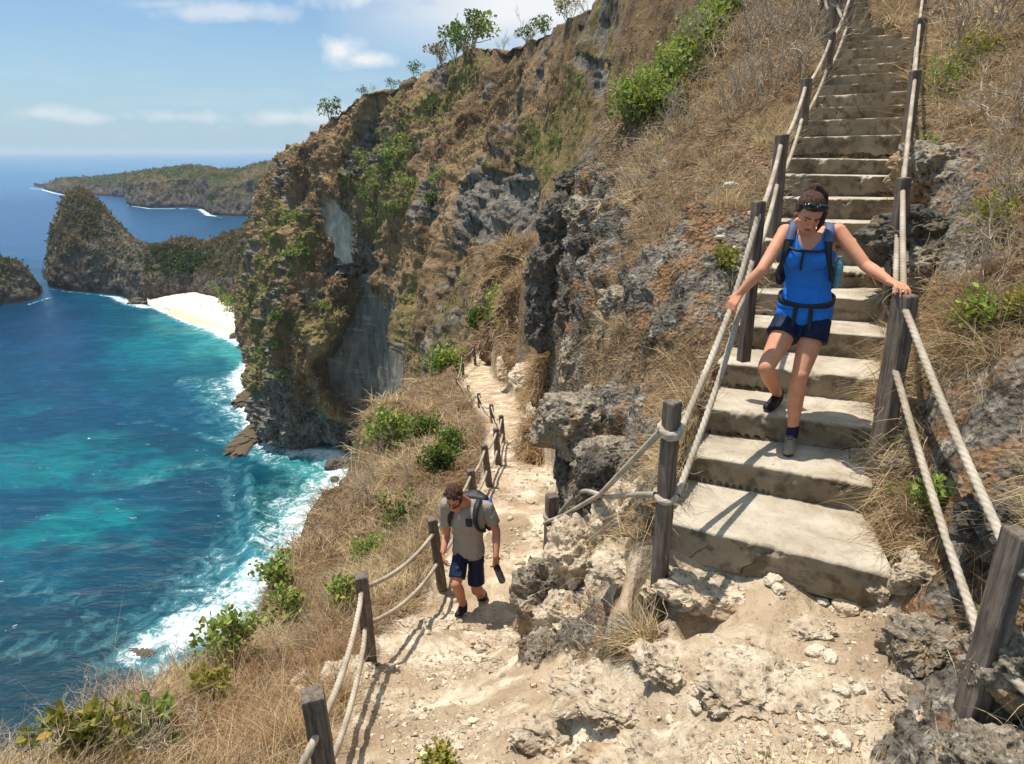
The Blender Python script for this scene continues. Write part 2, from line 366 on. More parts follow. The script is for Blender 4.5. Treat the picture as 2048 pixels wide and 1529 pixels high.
def fn_ground(t, co, p):
    mp = t.attr('m_path'); mr = t.attr('m_rock')
    nb = t.noise(co, 1.3, 8, .6, .3); nf = t.noise(co, 22, 8, .65); nm = t.noise(co, 5.5, 8, .6)
    dirt = t.mix(t.ramp(nb, [(.35, 0), (.6, 1)]), lin(156, 134, 108), lin(190, 168, 140))
    lime = t.mix(t.ramp(nm, [(.4, 0), (.6, 1)]), lin(204, 186, 158), lin(228, 214, 190))
    pth = t.mix(t.ramp(t.noise(co, 1.9, 8, .62, .6), [(.47, 0), (.60, .85)]), dirt, lime)
    pth = t.mix(t.ramp(nf, [(.30, .5), (.45, 0)]), pth, lin(150, 118, 90))
    soil = t.mix(t.ramp(nm, [(.3, 0), (.7, 1)]), lin(98, 78, 58), lin(166, 140, 108))
    soil = t.mix(t.ramp(nf, [(.35, .6), (.55, 0)]), soil, lin(70, 48, 32))
    grey = t.mix(t.ramp(nm, [(.38, 0), (.62, 1)]), lin(82, 75, 67), lin(158, 148, 134))
    grey = t.mix(t.ramp(t.noise(co, 9, 8, .7), [(.55, 0), (.68, 1)]), grey, lin(214, 204, 186))
    grey = t.mix(t.ramp(t.noise(co, 2.6, 5, .6), [(.50, 0), (.60, .85)]), grey, lin(166, 126, 90))
    grey = t.mix(t.ramp(nf, [(.36, .75), (.46, 0)]), grey, lin(44, 38, 34))
    c = t.mix(mr, soil, grey); c = t.mix(mp, c, pth)
    vo = t.N('TexVoronoi', {'Vector': co, 'Scale': 26.0}).outputs[0]
    h = t.math('ADD', t.math('MULTIPLY', nf, 1.0), t.math('MULTIPLY', vo, t.mapr(mp, 0, 1, .9, .15)))
    h = t.math('ADD', h, t.math('MULTIPLY', nm, 1.6))
    h = t.math('MULTIPLY', h, t.mapr(mp, 0, 1, 1.0, .42))
    return c, h, .055
M_ground = material('ground', fn_ground, rough=.95, spec=.1)
me = mesh_np('ground', P1, grid_faces(NR, NA), M_ground, attrs={'m_path': m_path, 'm_rock': m_rock})
ground = link('ground', me); tag(ground, kind='structure')
# ============================================================ SEA CLIFF (main)
SEA = -100.0
CC = [((-190,470),(-160,440,-35)),((-168,410),(-118,372,-12)),((-150,362),W(588,302,335)),((-131,314),W(600,292,300)),((-110,262),W(628,262,275)),((-88,219),W(655,238,255)),
      ((-70,211),W(700,205,240)),((-52,212),W(740,183,228)),((-45,196),W(800,170,212)),((-40,165),W(868,148,190)),((-32,132),W(940,104,165)),((-25,102),W(1020,93,142)),
      ((-18,75),W(1100,68,118)),((-12,50),W(1160,36,95)),((-6,32),W(1215,-12,78)),((-2,18),W(1330,-100,64)),((6,14),W(1480,-170,60)),((16,14),W(1700,-220,62))]
NS, NT_, NB = 1000, 620, 60
tt = np.linspace(0, len(CC)-1, NS)
def catmull(Pts, t):
    Pts = np.array(Pts, float); n = len(Pts); i = np.clip(np.floor(t).astype(int), 0, n-2); f = (t-i)[:, None]
    p0 = Pts[np.clip(i-1, 0, n-1)]; p1 = Pts[i]; p2 = Pts[i+1]; p3 = Pts[np.clip(i+2, 0, n-1)]
    return .5*(2*p1+(p2-p0)*f+(2*p0-5*p1+4*p2-p3)*f*f+(3*p1-p0-3*p2+p3)*f**3)
# equal screen share per column: resample by distance
tw = np.linspace(0, 1, NS)
cen = np.array([(c[0][0]+c[1][0])/2/((c[0][1]+c[1][1])/2) for c in CC]); 
B = catmull([(c[0][0], c[0][1], SEA-3) for c in CC], tt); R = catmull([tuple(c[1]) for c in CC], tt)
h = np.linspace(0, 1, NT_)[:, None]
# horizontal travel as a function of height: steep foot, easier top
g = .42*h**1.0+.58*h**2.2
CL_ = np.empty((NT_+NB, NS, 3))
CL_[:NT_, :, 0] = B[:, 0]*(1-g)+R[:, 0]*g; CL_[:NT_, :, 1] = B[:, 1]*(1-g)+R[:, 1]*g; CL_[:NT_, :, 2] = B[:, 2]*(1-h)+R[:, 2]*h
d = R-B; d[:, 2] = 0; d /= np.linalg.norm(d, axis=1)[:, None]
bb = np.linspace(0, 1, NB)[:, None]
CL_[NT_:, :, :2] = (R[None, :, :2]+d[None, :, :2]*(bb[..., None]*60)); CL_[NT_:, :, 2] = R[:, 2]-bb*12-2*bb
Pc = CL_.reshape(-1, 3); Nc = grid_normals(CL_)
if Nc[NT_//2, NS//2, 1] > 0 or Nc[NT_//2, NS//2, 2] < 0: Nc = -Nc
Nc = Nc.reshape(-1, 3)
HH = np.concatenate([np.repeat(h, NS, 1), np.ones((NB, NS))]).ravel()
SSp = np.tile(tt, NT_+NB)
Uc, Vc = proj(Pc)
wn = fbm(Pc, .045, 5, 5)
Uc2 = Uc+wn*32+fbm(Pc, .2, 3, 15)*8; Vc2 = Vc+fbm(Pc, .04, 5, 8)*40
def cpoly(p): return inpoly(Uc2, Vc2, p).astype(np.float32)
SLAB = [(712,522),(765,515),(800,640),(822,760),(790,850),(720,850),(650,760),(640,720),(690,640)]
WHITE = [(630,395),(672,395),(700,470),(696,530),(650,530),(632,470)]
GREYW = [[(930,370),(1050,330),(1060,480),(1020,570),(960,520),(930,440)],[(560,330),(600,340),(590,420),(560,420)],[(1160,100),(1215,120),(1190,200),(1160,190)],[(505,760),(600,800),(720,860),(720,930),(540,900),(500,820)],
         [(690,330),(730,250),(760,330),(735,390)],[(700,560),(715,540),(640,520),(620,560)]]
slab = blur(cpoly(SLAB).reshape(NT_+NB, NS), 3).ravel(); white = blur(cpoly(WHITE).reshape(NT_+NB, NS), 2).ravel(); gw = np.zeros(len(Pc), np.float32)
for p in GREYW: gw = np.maximum(gw, cpoly(p))
gw = blur(gw.reshape(NT_+NB, NS), 2).ravel()
S3 = Pc*np.array([1, 1, .26])
ribs = fbm(S3, .055, 5, 20, .5, True); mid = fbm(Pc*np.array([1, 1, .8]), .16, 6, 30, .6); led = fbm(Pc*np.array([.5, .5, 2.]), .12, 4, 40, .55, True)
w1, w2 = worley(Pc*.16, 6)
big = fbm(Pc, .018, 3, 60)
sm = 1-np.maximum(slab*.93, white*.8)
foot = sstep(HH, .0, .06)
rock_n = fbm(Pc*np.array([1, 1, .6]), .07, 5, 77)
rockm = np.clip(np.maximum(gw, sstep(rock_n, .15, .30)*.9)+(1-sstep(HH, .05, .16)), 0, 1)*(HH < 1)
near = np.clip(Pc[:, 1]/200, .35, 1.2)
dsp = ((ribs-.45)*9.5+mid*4.5+(led-.5)*3.2*rockm+(w1-.5)*3.5*rockm+big*9)*sm*near*(.35+.65*foot)-slab*5-white*3.5-gw*2.0*near
dsp += (slab+white)*fbm(Pc*np.array([1, 1, .25]), .16, 5, 91, .5)*2.2
# undercut at the waterline
dsp -= (1-sstep(HH, .015, .075))*4*near
rimk = np.where(HH >= 1, 0.35, 1-.45*sstep(HH, .9, 1.0)); dsp *= rimk
Pc1 = Pc+Nc*dsp[:, None]
green = sstep(fbm(Pc, .05, 4, 101), .02, .28)*(1-rockm)*.5
GRN = [[(500,560),(560,420),(640,420),(600,600),(560,800),(500,800)],[(700,330),(830,270),(860,400),(800,520),(720,480),(700,400)],[(880,130),(960,90),(900,240),(840,280)],[(1060,250),(1130,240),(1130,350),(1070,350)]]
for p in GRN: green = np.maximum(green, cpoly(p)*.6*(fbm(Pc, .12, 3, 111) > -.12))
green = blur(green.reshape(NT_+NB, NS), 2).ravel()*(1-slab)*(1-white)
def fn_cliff(t, co, p):
    rk = t.attr('rock'); gr = t.attr('green'); sl = t.attr('slab'); wh = t.attr('white')
    sc3 = t.vmath('MULTIPLY', co, (1, 1, .45))
    nb = t.noise(sc3, .10, 9, .62, .4); nm = t.noise(sc3, .45, 9, .68); nf = t.noise(co, 1.6, 8, .7)
    c = t.mix(t.ramp(nb, [(.34, 0), (.62, 1)]), lin(114, 92, 68), lin(180, 149, 112))
    c = t.mix(t.ramp(nm, [(.34, .8), (.50, 0)]), c, lin(78, 64, 44))
    c = t.mix(t.ramp(nf, [(.55, 0), (.72, .7)]), c, lin(186, 156, 118))
    g = t.mix(t.ramp(nf, [(.36, 0), (.62, 1)]), lin(62, 76, 34), lin(136, 146, 66))
    c = t.mix(t.math('MULTIPLY', gr, t.ramp(nm, [(.35, .3), (.6, 1)])), c, g)
    r = t.mix(t.ramp(nm, [(.34, 0), (.62, 1)]), lin(82, 77, 70), lin(160, 151, 138))
    r = t.mix(t.ramp(nf, [(.56, 0), (.68, .8)]), r, lin(196, 186, 166))
    r = t.mix(t.ramp(t.noise(sc3, .9, 8, .7), [(.38, .8), (.48, 0)]), r, lin(40, 37, 34))
    c = t.mix(t.math('MULTIPLY', rk, t.ramp(nm, [(.25, .5), (.5, 1)])), c, r)
    st = t.noise(t.vmath('MULTIPLY', co, (1, 1, .3)), .35, 9, .65, .5)
    s = t.mix(t.ramp(st, [(.35, 0), (.65, 1)]), lin(88, 84, 78), lin(136, 129, 118))
    s = t.mix(t.ramp(t.noise(t.vmath('MULTIPLY', co, (.25, .25, 1.4)), .5, 6, .6), [(.58, 0), (.66, .6)]), s, lin(170, 160, 142))
    c = t.mix(sl, c, s)
    w = t.mix(t.ramp(nm, [(.35, 0), (.6, 1)]), lin(170, 160, 144), lin(232, 222, 200)); c = t.mix(wh, c, w)
    hh = t.math('ADD', t.math('MULTIPLY', nm, t.mapr(sl, 0, 1, 1.5, .4)), t.math('MULTIPLY', nf, t.mapr(sl, 0, 1, .9, .2)))
    return c, hh, 1.0
M_cliff = material('cliff', fn_cliff, rough=.95, spec=.1)
me = mesh_np('cliff', Pc1, grid_faces(NT_+NB, NS), M_cliff, attrs={'rock': rockm, 'green': green, 'slab': slab, 'white': white})
cliff = link('cliff', me); tag(cliff, kind='structure')
CLP = Pc1.reshape(NT_+NB, NS, 3)
# ============================================================ HEADLANDS
def headland(name, us, bases, tops, depth_, NU=420, NV=150, amp=5, seed=0, zlow=-104, dfix=None, prof=(.2, .5), mat=None, back=1.5, sc=1., rpoly=None):
    u = np.linspace(us[0], us[1], NU)
    vb = np.interp(u, [b[0] for b in bases], [b[1] for b in bases]); vt = np.interp(u, [b[0] for b in tops], [b[1] for b in tops])
    P = np.empty((NV*2, NU, 3))
    for j in range(NU):
        b = Wz(u[j], vb[j], SEA); Dt = b.y+depth_*(dfix or 1); a, r = ray(u[j], vt[j])
        top = Vector((a*Dt, Dt, r*Dt)); hgt = max(top.z-SEA, 0.5)
        t = np.linspace(0, 1, NV); hh = np.where(t < .35, t/.35*prof[1], prof[1]+(t-.35)/.65*(1-prof[1])); hh = prof[1]*np.minimum(t/prof[0], 1)+(1-prof[1])*np.sin(np.clip((t-prof[0])/(1-prof[0]), 0, 1)*math.pi/2)
        d = b.y+(Dt-b.y)*t; aa = ray(u[j], vb[j])[0]*(1-t)+a*t
        P[:NV, j, 0] = aa*d; P[:NV, j, 1] = d; P[:NV, j, 2] = SEA-3+(hgt+3)*hh
        t2 = np.linspace(0, 1, NV+1)[1:]; d2 = Dt+depth_*back*t2
        P[NV:, j, 0] = a*d2; P[NV:, j, 1] = d2; P[NV:, j, 2] = SEA-3+(hgt+3)*np.cos(t2*math.pi/2)**.6
    Q = P.reshape(-1, 3); N = grid_normals(P)
    if N[NV//2, NU//2, 1] > 0: N = -N
    N = N.reshape(-1, 3)
    hf = np.clip((Q[:, 2]-SEA)/60, 0, 1); Qs = Q/sc
    dd = ((fbm(Qs*np.array([1, 1, .4]), .05, 5, seed+1, .55, True)-.45)*amp+fbm(Qs, .15, 5, seed+2, .6)*amp*.8)*sstep(hf, 0, .12)
    dd *= np.where(np.arange(NV*2) < NV*.93, 1, .5).repeat(NU)
    Q1 = Q+N*dd[:, None]
    steep = 1-sstep(np.abs(grid_normals(Q1.reshape(P.shape)))[..., 2].ravel(), .46, .74)
    rk = np.clip(steep*.9*sstep(fbm(Qs*np.array([1, 1, 1.8]), .06, 4, seed+9), -.35, .1)+(1-sstep(Q1[:, 2]-SEA, 8*sc**.3, 20*sc**.3)), 0, 1)
    gr = sstep(fbm(Qs, .03, 4, seed+5), -.2, .2)
    if rpoly: uq, vq = proj(Q1); rk = np.maximum(rk, inpoly(uq+fbm(Qs, .08, 3, 77)*30, vq+fbm(Qs, .08, 3, 78)*30, rpoly)*.85)
    me = mesh_np(name, Q1, grid_faces(NV*2, NU), mat, attrs={'rock': rk, 'green': gr})
    o = link(name, me); tag(o, kind='structure'); return o, Q1.reshape(P.shape), rk.reshape(P.shape[:2])
def fn_head(scl):
    def fn(t, co, p):
        rk = t.attr('rock'); gr = t.attr('green')
        nm = t.noise(co, .22/scl, 9, .68); nf = t.noise(co, 1.0/scl, 8, .7); nb = t.noise(co, .04/scl, 6, .6)
        dry = t.mix(t.ramp(nm, [(.35, 0), (.62, 1)]), lin(86, 76, 52), lin(134, 118, 84))
        g = t.mix(t.ramp(nm, [(.38, 0), (.62, 1)]), lin(38, 52, 26), lin(84, 98, 44))
        c = t.mix(t.math('MULTIPLY', gr, t.ramp(nf, [(.35, .6), (.6, 1)])), dry, g)
        r = t.mix(t.ramp(nm, [(.35, 0), (.65, 1)]), lin(74, 69, 64), lin(134, 124, 112))
        r = t.mix(t.ramp(nf, [(.58, 0), (.70, .7)]), r, lin(176, 166, 148))
        r = t.mix(t.ramp(t.noise(t.vmath('MULTIPLY', co, (1, 1, 2.5)), .25/scl, 7, .65), [(.5, 0), (.62, .7)]), r, lin(96, 66, 52))
        sx = t.N('SeparateXYZ', {0: co}); wet = t.mapr(sx.outputs[2], SEA+7, SEA+2, 0, .85)
        r = t.mix(wet, r, lin(34, 32, 32))
        c = t.mix(rk, c, r); c = t.mix(t.ramp(nf, [(.34, .6), (.48, 0)]), c, lin(34, 34, 24))
        return c, t.math('ADD', nm, t.math('MULTIPLY', nf, .5)), 2.2*scl
    return fn
M_h1 = material('headland', fn_head(1.), rough=.95, spec=.1); M_h2 = material('far_headland', fn_head(2.6), rough=.95, spec=.1)
HB = [(92,572),(97,575),(130,580),(180,585),(240,590),(262,603),(290,611),(340,601),(390,596),(430,606),(470,622),(500,640),(560,650)]
HT = [(92,574),(96,530),(101,480),(110,445),(122,414),(135,392),(149,374),(162,371),(178,380),(198,400),(220,425),(243,449),(266,472),(290,484),(318,491),(345,478),(370,475),(395,478),(415,482),(440,472),(470,460),(500,448),(530,425),(560,408)]
head1, H1P, H1R = headland('headland', (92, 560), HB, [(a, b+7) for a, b in HT], 46, 620, 170, 3.8, 200, mat=M_h1, rpoly=[(185,420),(225,425),(300,490),(330,560),(262,610),(150,595),(180,520)])
FB = [(70,376),(108,384),(130,390),(180,391),(224,393),(252,396),(257,412),(298,416),(373,414),(406,418),(425,431),(477,433),(507,431),(620,431)]
FT = [(70,375),(73,373.5),(89,369),(123,356),(186,354),(238,347),(276,341),(335,334),(373,329),(410,330),(443,337),(481,336),(514,326),(540,321),(585,320),(620,318)]
head2, H2P, H2R = headland('far_headland', (70, 620), FB, [(a, b+3) for a, b in FT], 190, 700, 150, 8, 300, mat=M_h2, sc=2.6, prof=(.16, .72))
IB = [(-260,640),(-100,628),(0,611),(48,606),(80,600),(89,597)]
IT = [(-260,500),(-100,500),(0,516),(22,523),(41,530),(67,556),(78,574),(86,590),(89,597)]
islet, H3P, H3R = headland('islet', (-260, 89), IB, IT, 30, 300, 110, 4, 400, mat=M_h1, prof=(.25, .45))
# ============================================================ BEACH
SH = [Wz(u, v, SEA) for u, v in [(296,611),(320,618),(352,628),(385,642),(420,653),(450,667),(478,677),(520,690)]]
TP = [Wz(u, v, SEA) for u, v in [(296,608),(330,596),(390,590),(430,600),(465,612),(490,628),(520,650),(560,660)]]
sh = catmull(SH, np.linspace(0, 7, 90)); tp = catmull(TP, np.linspace(0, 7, 90)); bt = np.linspace(-.25, 1, 40)[:, None, None]
BP = sh[None]*(1-bt)+tp[None]*bt; BP[..., 2] = SEA+bt[..., 0]*4.0
BP[..., 2] += fbm(BP.reshape(-1, 3), .12, 3, 5).reshape(BP.shape[:2])*.25
M_sand = material('sand', lambda t, co, p: (t.mix(t.mapr(t.N('SeparateXYZ', {0: co}).outputs[2], SEA+.2, SEA+1.1), lin(206, 188, 158), t.mix(t.noise(co, .5, 6, .6), lin(222, 206, 180), lin(236, 224, 202))), t.noise(co, 2.5, 5, .6), .15), rough=.95, spec=.1)
beach = link('beach', mesh_np('beach', BP.reshape(-1, 3), grid_faces(40, 90), M_sand)); tag(beach, kind='structure')
# ============================================================ SEA
NSA, NSR = 900, 800
sa = np.linspace(-1.35, .25, NSA); sr = np.exp(np.linspace(math.log(70), math.log(60000), NSR))
SA, SRr = np.meshgrid(sa, sr); SX = SA*SRr; SY = SRr
# horizon end: keep rows denser near
Us, Vs = proj(np.stack([SX, SY, np.full(SX.shape, SEA)], -1))
sp = np.stack([SX.ravel(), SY.ravel(), np.zeros(SX.size)], 1)
nA = fbm(sp, .012, 5, 501).reshape(SX.shape); nB = fbm(sp*np.array([.5, 1.3, 1]), .06, 5, 502).reshape(SX.shape); nC = fbm(sp, .035, 5, 503).reshape(SX.shape)
# water colour from depth and reef, sampled where the photograph shows it (u, v, colour, spread)
WC = [(60,430,(28,92,150),1.6),(200,330,(70,136,186),2),(40,360,(50,118,172),2),(560,310,(84,150,196),2),(320,440,(30,96,146),1),(450,460,(20,90,132),.8),(300,560,(0,84,118),.6),
      (80,640,(2,66,106),1),(150,700,(4,80,122),1),(200,780,(6,84,124),1),(250,640,(0,96,122),.8),(330,660,(20,150,160),.8),(400,680,(74,184,184),.7),(470,700,(86,196,192),.5),(300,700,(4,132,148),.9),(250,740,(4,112,136),.9),
      (430,740,(4,116,136),.7),(350,780,(2,92,124),1),(100,860,(2,84,118),1),(40,960,(2,88,120),1),(200,980,(0,126,140),.9),(160,1060,(0,130,138),.9),(240,1040,(0,134,138),.8),(80,1140,(0,110,128),.9),(60,1060,(2,104,126),.9),
      (300,900,(2,84,112),1),(380,1020,(6,78,96),1),(430,900,(2,104,124),.8),(350,1150,(6,74,88),1),(200,1220,(6,66,80),1),(60,1280,(6,66,84),1),(120,1420,(4,74,86),1),(30,1500,(4,72,86),1),
      (460,1050,(4,92,108),.7),(540,1000,(0,86,92),.5),(590,930,(40,150,150),.5),(560,1120,(50,150,160),.5),(500,1180,(30,130,148),.6),(420,1290,(30,120,140),.7),(300,1370,(50,140,156),.7),(280,1440,(20,110,130),.7),(620,1000,(90,180,180),.4),(640,960,(120,200,196),.4)]
num = np.zeros(SX.shape+(3,)); den = np.zeros(SX.shape)
Uq = Us+nC*60*np.clip(1000/SY, .0, 1.2)**.8+nA*50*np.clip(300/SY, 0, 1); Vq = Vs+nB*28*np.clip(300/SY, .0, 1.2)
Vg = np.log(np.maximum(Vq-300, 2)/60)*420; 
for u, v, c, s in WC:
    vg = math.log((v-300)/60)*420
    w = 1/(((Uq-u)**2*.7+(Vg-vg)**2)/(90*s)**2+.12)**2; den += w; num += w[..., None]*np.array(lin(*c))
WCOL = num/den[..., None]
reef = sstep(fbm(sp*np.array([.8, 1.2, 1]), .022, 6, 510, .6).reshape(SX.shape), -.05, .22)
rzone = np.clip(1.3-np.hypot((Us-190)/300, (Vs-1020)/230), 0, 1)*(SY < 500)
WCOL = WCOL*(1-(rzone*.85)[..., None])+(rzone*.85)[..., None]*(np.array(lin(2,78,110))*(1-reef[..., None])+np.array(lin(0,142,148))*reef[..., None])
WCOL *= (.72-.02*sstep(SY, 400, 2500))[..., None]
WCOL *= (1-.22*sstep(Vs, 1000, 1500))[..., None]
# foam
foam = np.zeros(SX.shape, np.float32)
def add_foam(line, width, strength=1., nz=1.0, freq=1.):
    global foam
    pts = [Wz(u, v, SEA) for u, v in line]; d, pr = seg_dist(SX, SY, [(p.x, p.y) for p in pts])
    wd = np.interp(pr, np.arange(len(pts)), width if isinstance(width, (list, tuple)) else [width]*len(pts))
    fo = np.clip(1.15-d/wd, 0, 1)*strength
    foam = np.maximum(foam, fo)
add_foam([(300,612),(320,619),(352,630),(385,645),(420,656),(450,670),(478,681),(505,692)], [2,5,7,8,9,11,12,10], 1.0)
add_foam([(350,640),(400,662),(450,684),(500,700)], [3,5,7,8], .55)
add_foam([(200,590),(232,594),(250,604),(272,612),(300,616)], [2,5,9,7,4], .9)
add_foam([(95,577),(140,583),(200,590)], 2.5, .6)
add_foam([(60,608),(90,600),(100,596)], 3, .7)
add_foam([(498,725),(480,760),(490,800),(512,850),(545,893),(600,905),(660,912),(700,925)], [11,14,14,12,12,12,11,10], .88)
add_foam([(440,770),(470,800),(500,850),(520,900)], [18,22,20,14], .62)
add_foam([(380,760),(430,790),(480,780)], 12, .5)
add_foam([(400,870),(440,880),(500,890)], 4, .5)
add_foam([(230,850),(300,840),(350,860)], 2.5, .42)
add_foam([(695,930),(675,980),(630,1020),(595,1060),(570,1110)], [22,30,30,26,18], .78)
add_foam([(560,1000),(590,1060),(560,1120)], 18, .62)
add_foam([(520,905),(560,930),(620,940),(650,975),(600,1000)], [7,7,7,9,7], .62)
add_foam([(560,1000),(600,1050),(570,1100),(540,1140)], 8, .5)
add_foam([(497,965),(500,1000),(508,1040),(512,1080),(505,1110)], [3,5,6,5,3], .5)
add_foam([(450,960),(470,1010),(480,1060)], 5, .4); add_foam([(60,1180),(140,1200),(200,1260)], 10, .28); add_foam([(40,1300),(160,1280),(260,1330)], 12, .30); add_foam([(300,960),(400,930),(480,940)], 8, .36); add_foam([(620,900),(660,960),(600,1060)], 16, .62)
add_foam([(420,1150),(470,1120),(505,1100)], [4,6,5], .55)
add_foam([(515,1140),(500,1180),(450,1220),(395,1250),(340,1275),(280,1305)], [10,18,22,22,17,9], .80)
add_foam([(430,1120),(380,1190),(320,1240)], 14, .5); add_foam([(420,1300),(360,1370),(300,1430),(260,1480)], [20,20,16,12], .58)
add_foam([(470,1240),(430,1300),(380,1330),(320,1330)], [10,10,9,7], .6)
add_foam([(380,1290),(330,1360),(290,1420)], [9,8,6], .45)
add_foam([(255,411),(300,418),(350,418)], [6,6,5], .9); add_foam([(360,418),(400,419),(418,431),(430,433)], [6,8,12,8], .9); add_foam([(420,435),(480,436),(520,434)], 3, .7)
add_foam([(60,377),(85,380),(110,387),(135,392)], [6,8,10,6], .9); add_foam([(0,381),(20,380)], 7, .6); add_foam([(370,445),(430,440)], 5, .5)
_s = ground_z
def fn_sea(t, co, p):
    c = t.attr('water', True); f = t.attr('foam')
    geo = t.N('SeparateXYZ', {0: co}); dist = t.math('SQRT', t.math('ADD', t.math('MULTIPLY', geo.outputs[0], geo.outputs[0]), t.math('MULTIPLY', geo.outputs[1], geo.outputs[1])))
    v2 = t.vmath('MULTIPLY', co, (.55, 1.25, 1)); wv = t.noise(v2, .22, 7, .62, .6); w2 = t.noise(t.vmath('MULTIPLY', co, (.5, 1.3, 1)), .035, 6, .6, .5); w3 = t.noise(v2, 1.2, 5, .65, .4)
    c = t.mix(t.math('MULTIPLY', t.ramp(wv, [(.38, .55), (.62, 0)]), t.mapr(dist, 300, 3000, 1, .3)), c, t.mix(.75, c, (0, .012, .03)))
    c = t.mix(t.math('MULTIPLY', t.ramp(w2, [(.40, .45), (.6, 0)]), 1.0), c, t.mix(.6, c, (0, .02, .04)))
    # lacy foam
    n = t.noise(co, .16, 10, .66, 1.4); n2 = t.noise(co, .5, 9, .7, 1.8)
    nn = t.math('ADD', t.math('MULTIPLY', n, .6), t.math('MULTIPLY', n2, .5))
    k = t.math('SUBTRACT', t.math('ADD', t.math('MULTIPLY', f, .46), nn), .83)
    k = t.mapr(k, 0.0, .16); k = t.math('MULTIPLY', k, t.mapr(f, .02, .25), clamp=True)
    soft = t.mapr(t.math('SUBTRACT', t.math('ADD', t.math('MULTIPLY', f, .5), n), .62), 0, .5, 0, .55); soft = t.math('MULTIPLY', soft, t.mapr(f, .02, .3), clamp=True)
    c = t.mix(soft, c, (.20, .56, .58)); c = t.mix(k, c, (.86, .88, .88))
    # whitecaps, with sun glitter painted into the colour as pale flecks
    cap = t.ramp(t.noise(t.vmath('MULTIPLY', co, (.4, 1, 1)), .5, 7, .72, .8), [(.665, 0), (.70, 1)])
    cap = t.math('MULTIPLY', cap, t.mapr(dist, 500, 220, 0, .9)); c = t.mix(cap, c, (.75, .8, .82))
    t.t.links.new(t.mapr(k, 0, 1, .22, .9), p.inputs['Roughness'])
    p.inputs['IOR'].default_value = 1.333
    hh = t.math('ADD', t.math('MULTIPLY', wv, 1.4), t.math('ADD', t.math('MULTIPLY', w2, 2.5), t.math('MULTIPLY', w3, .35)))
    b = t.N('Bump', {'Height': hh, 'Distance': 1.0, 'Strength': .55}); t.t.links.new(b.outputs[0], p.inputs['Normal'])
    return c
M_sea = material('sea_water', fn_sea, rough=.2, spec=.28)
swell = np.where(SY < 700, np.sin((SX*.35+SY)*.09+nA*6)*.5+nB*.8, 0)*np.clip((900-SY)/500, 0, 1)
wl = [Wz(u, v, SEA) for u, v in [(497,960),(502,1000),(512,1050),(516,1100),(514,1150)]]
dw, _ = seg_dist(SX, SY, [(p.x, p.y) for p in wl]); swell = swell+2.2*np.exp(-(dw/3.5)**2)
sea = link('sea', mesh_np('sea', np.stack([SX, SY, SEA+swell], -1).reshape(-1, 3), grid_faces(NSR, NSA), M_sea, attrs={'foam': foam}, cols={'water': WCOL.reshape(-1, 3)})); tag(sea, kind='structure')
rockstr = None
# ============================================================ STAIRCASE
def fn_conc(t, co, p):
    n = t.noise(co, 2.6, 9, .62, .4); f = t.noise(co, 28, 8, .7); m = t.noise(co, 8, 7, .65)
    c = t.mix(t.ramp(n, [(.35, 0), (.62, 1)]), lin(162, 149, 129), lin(198, 187, 168))
    c = t.mix(t.ramp(m, [(.52, 0), (.70, .5)]), c, lin(150, 124, 96))
    c = t.mix(t.ramp(f, [(.30, .6), (.42, 0)]), c, lin(112, 94, 74))
    rz = t.attr('riser'); gr = t.mix(t.ramp(n, [(.35, 0), (.6, 1)]), lin(116, 102, 83), lin(156, 141, 119))  # risers darker and browner than treads: their shade is put into the colour
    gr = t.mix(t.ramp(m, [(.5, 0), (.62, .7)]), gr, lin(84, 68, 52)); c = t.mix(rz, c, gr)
    cr = t.N('TexVoronoi', {'Vector': t.vmath('ADD', co, t.vmath('MULTIPLY', t.noise(co, 2.2, 4, .5, col=True), (.5, .5, .5))), 'Scale': 1.1}, feature='DISTANCE_TO_EDGE').outputs[0]
    k = t.math('MULTIPLY', t.mapr(cr, .010, .0), t.ramp(t.noise(co, 1.2, 2), [(.56, 0), (.62, .8)])); c = t.mix(k, c, lin(60, 48, 38))
    h = t.math('SUBTRACT', t.math('ADD', t.math('MULTIPLY', f, .6), t.math('ADD', m, n)), t.math('MULTIPLY', k, .8))
    return c, h, .014
M_conc = material('weathered_concrete', fn_conc, rough=.95, spec=.1)
stairs = link('stone_staircase', None); stairs.location = (SL[0]+SR[0])/2
tag(stairs, 'long steep flight of worn pale concrete steps climbing the hillside between two rope rails', 'staircase')
so_ = np.array(stairs.location)
NX = 90
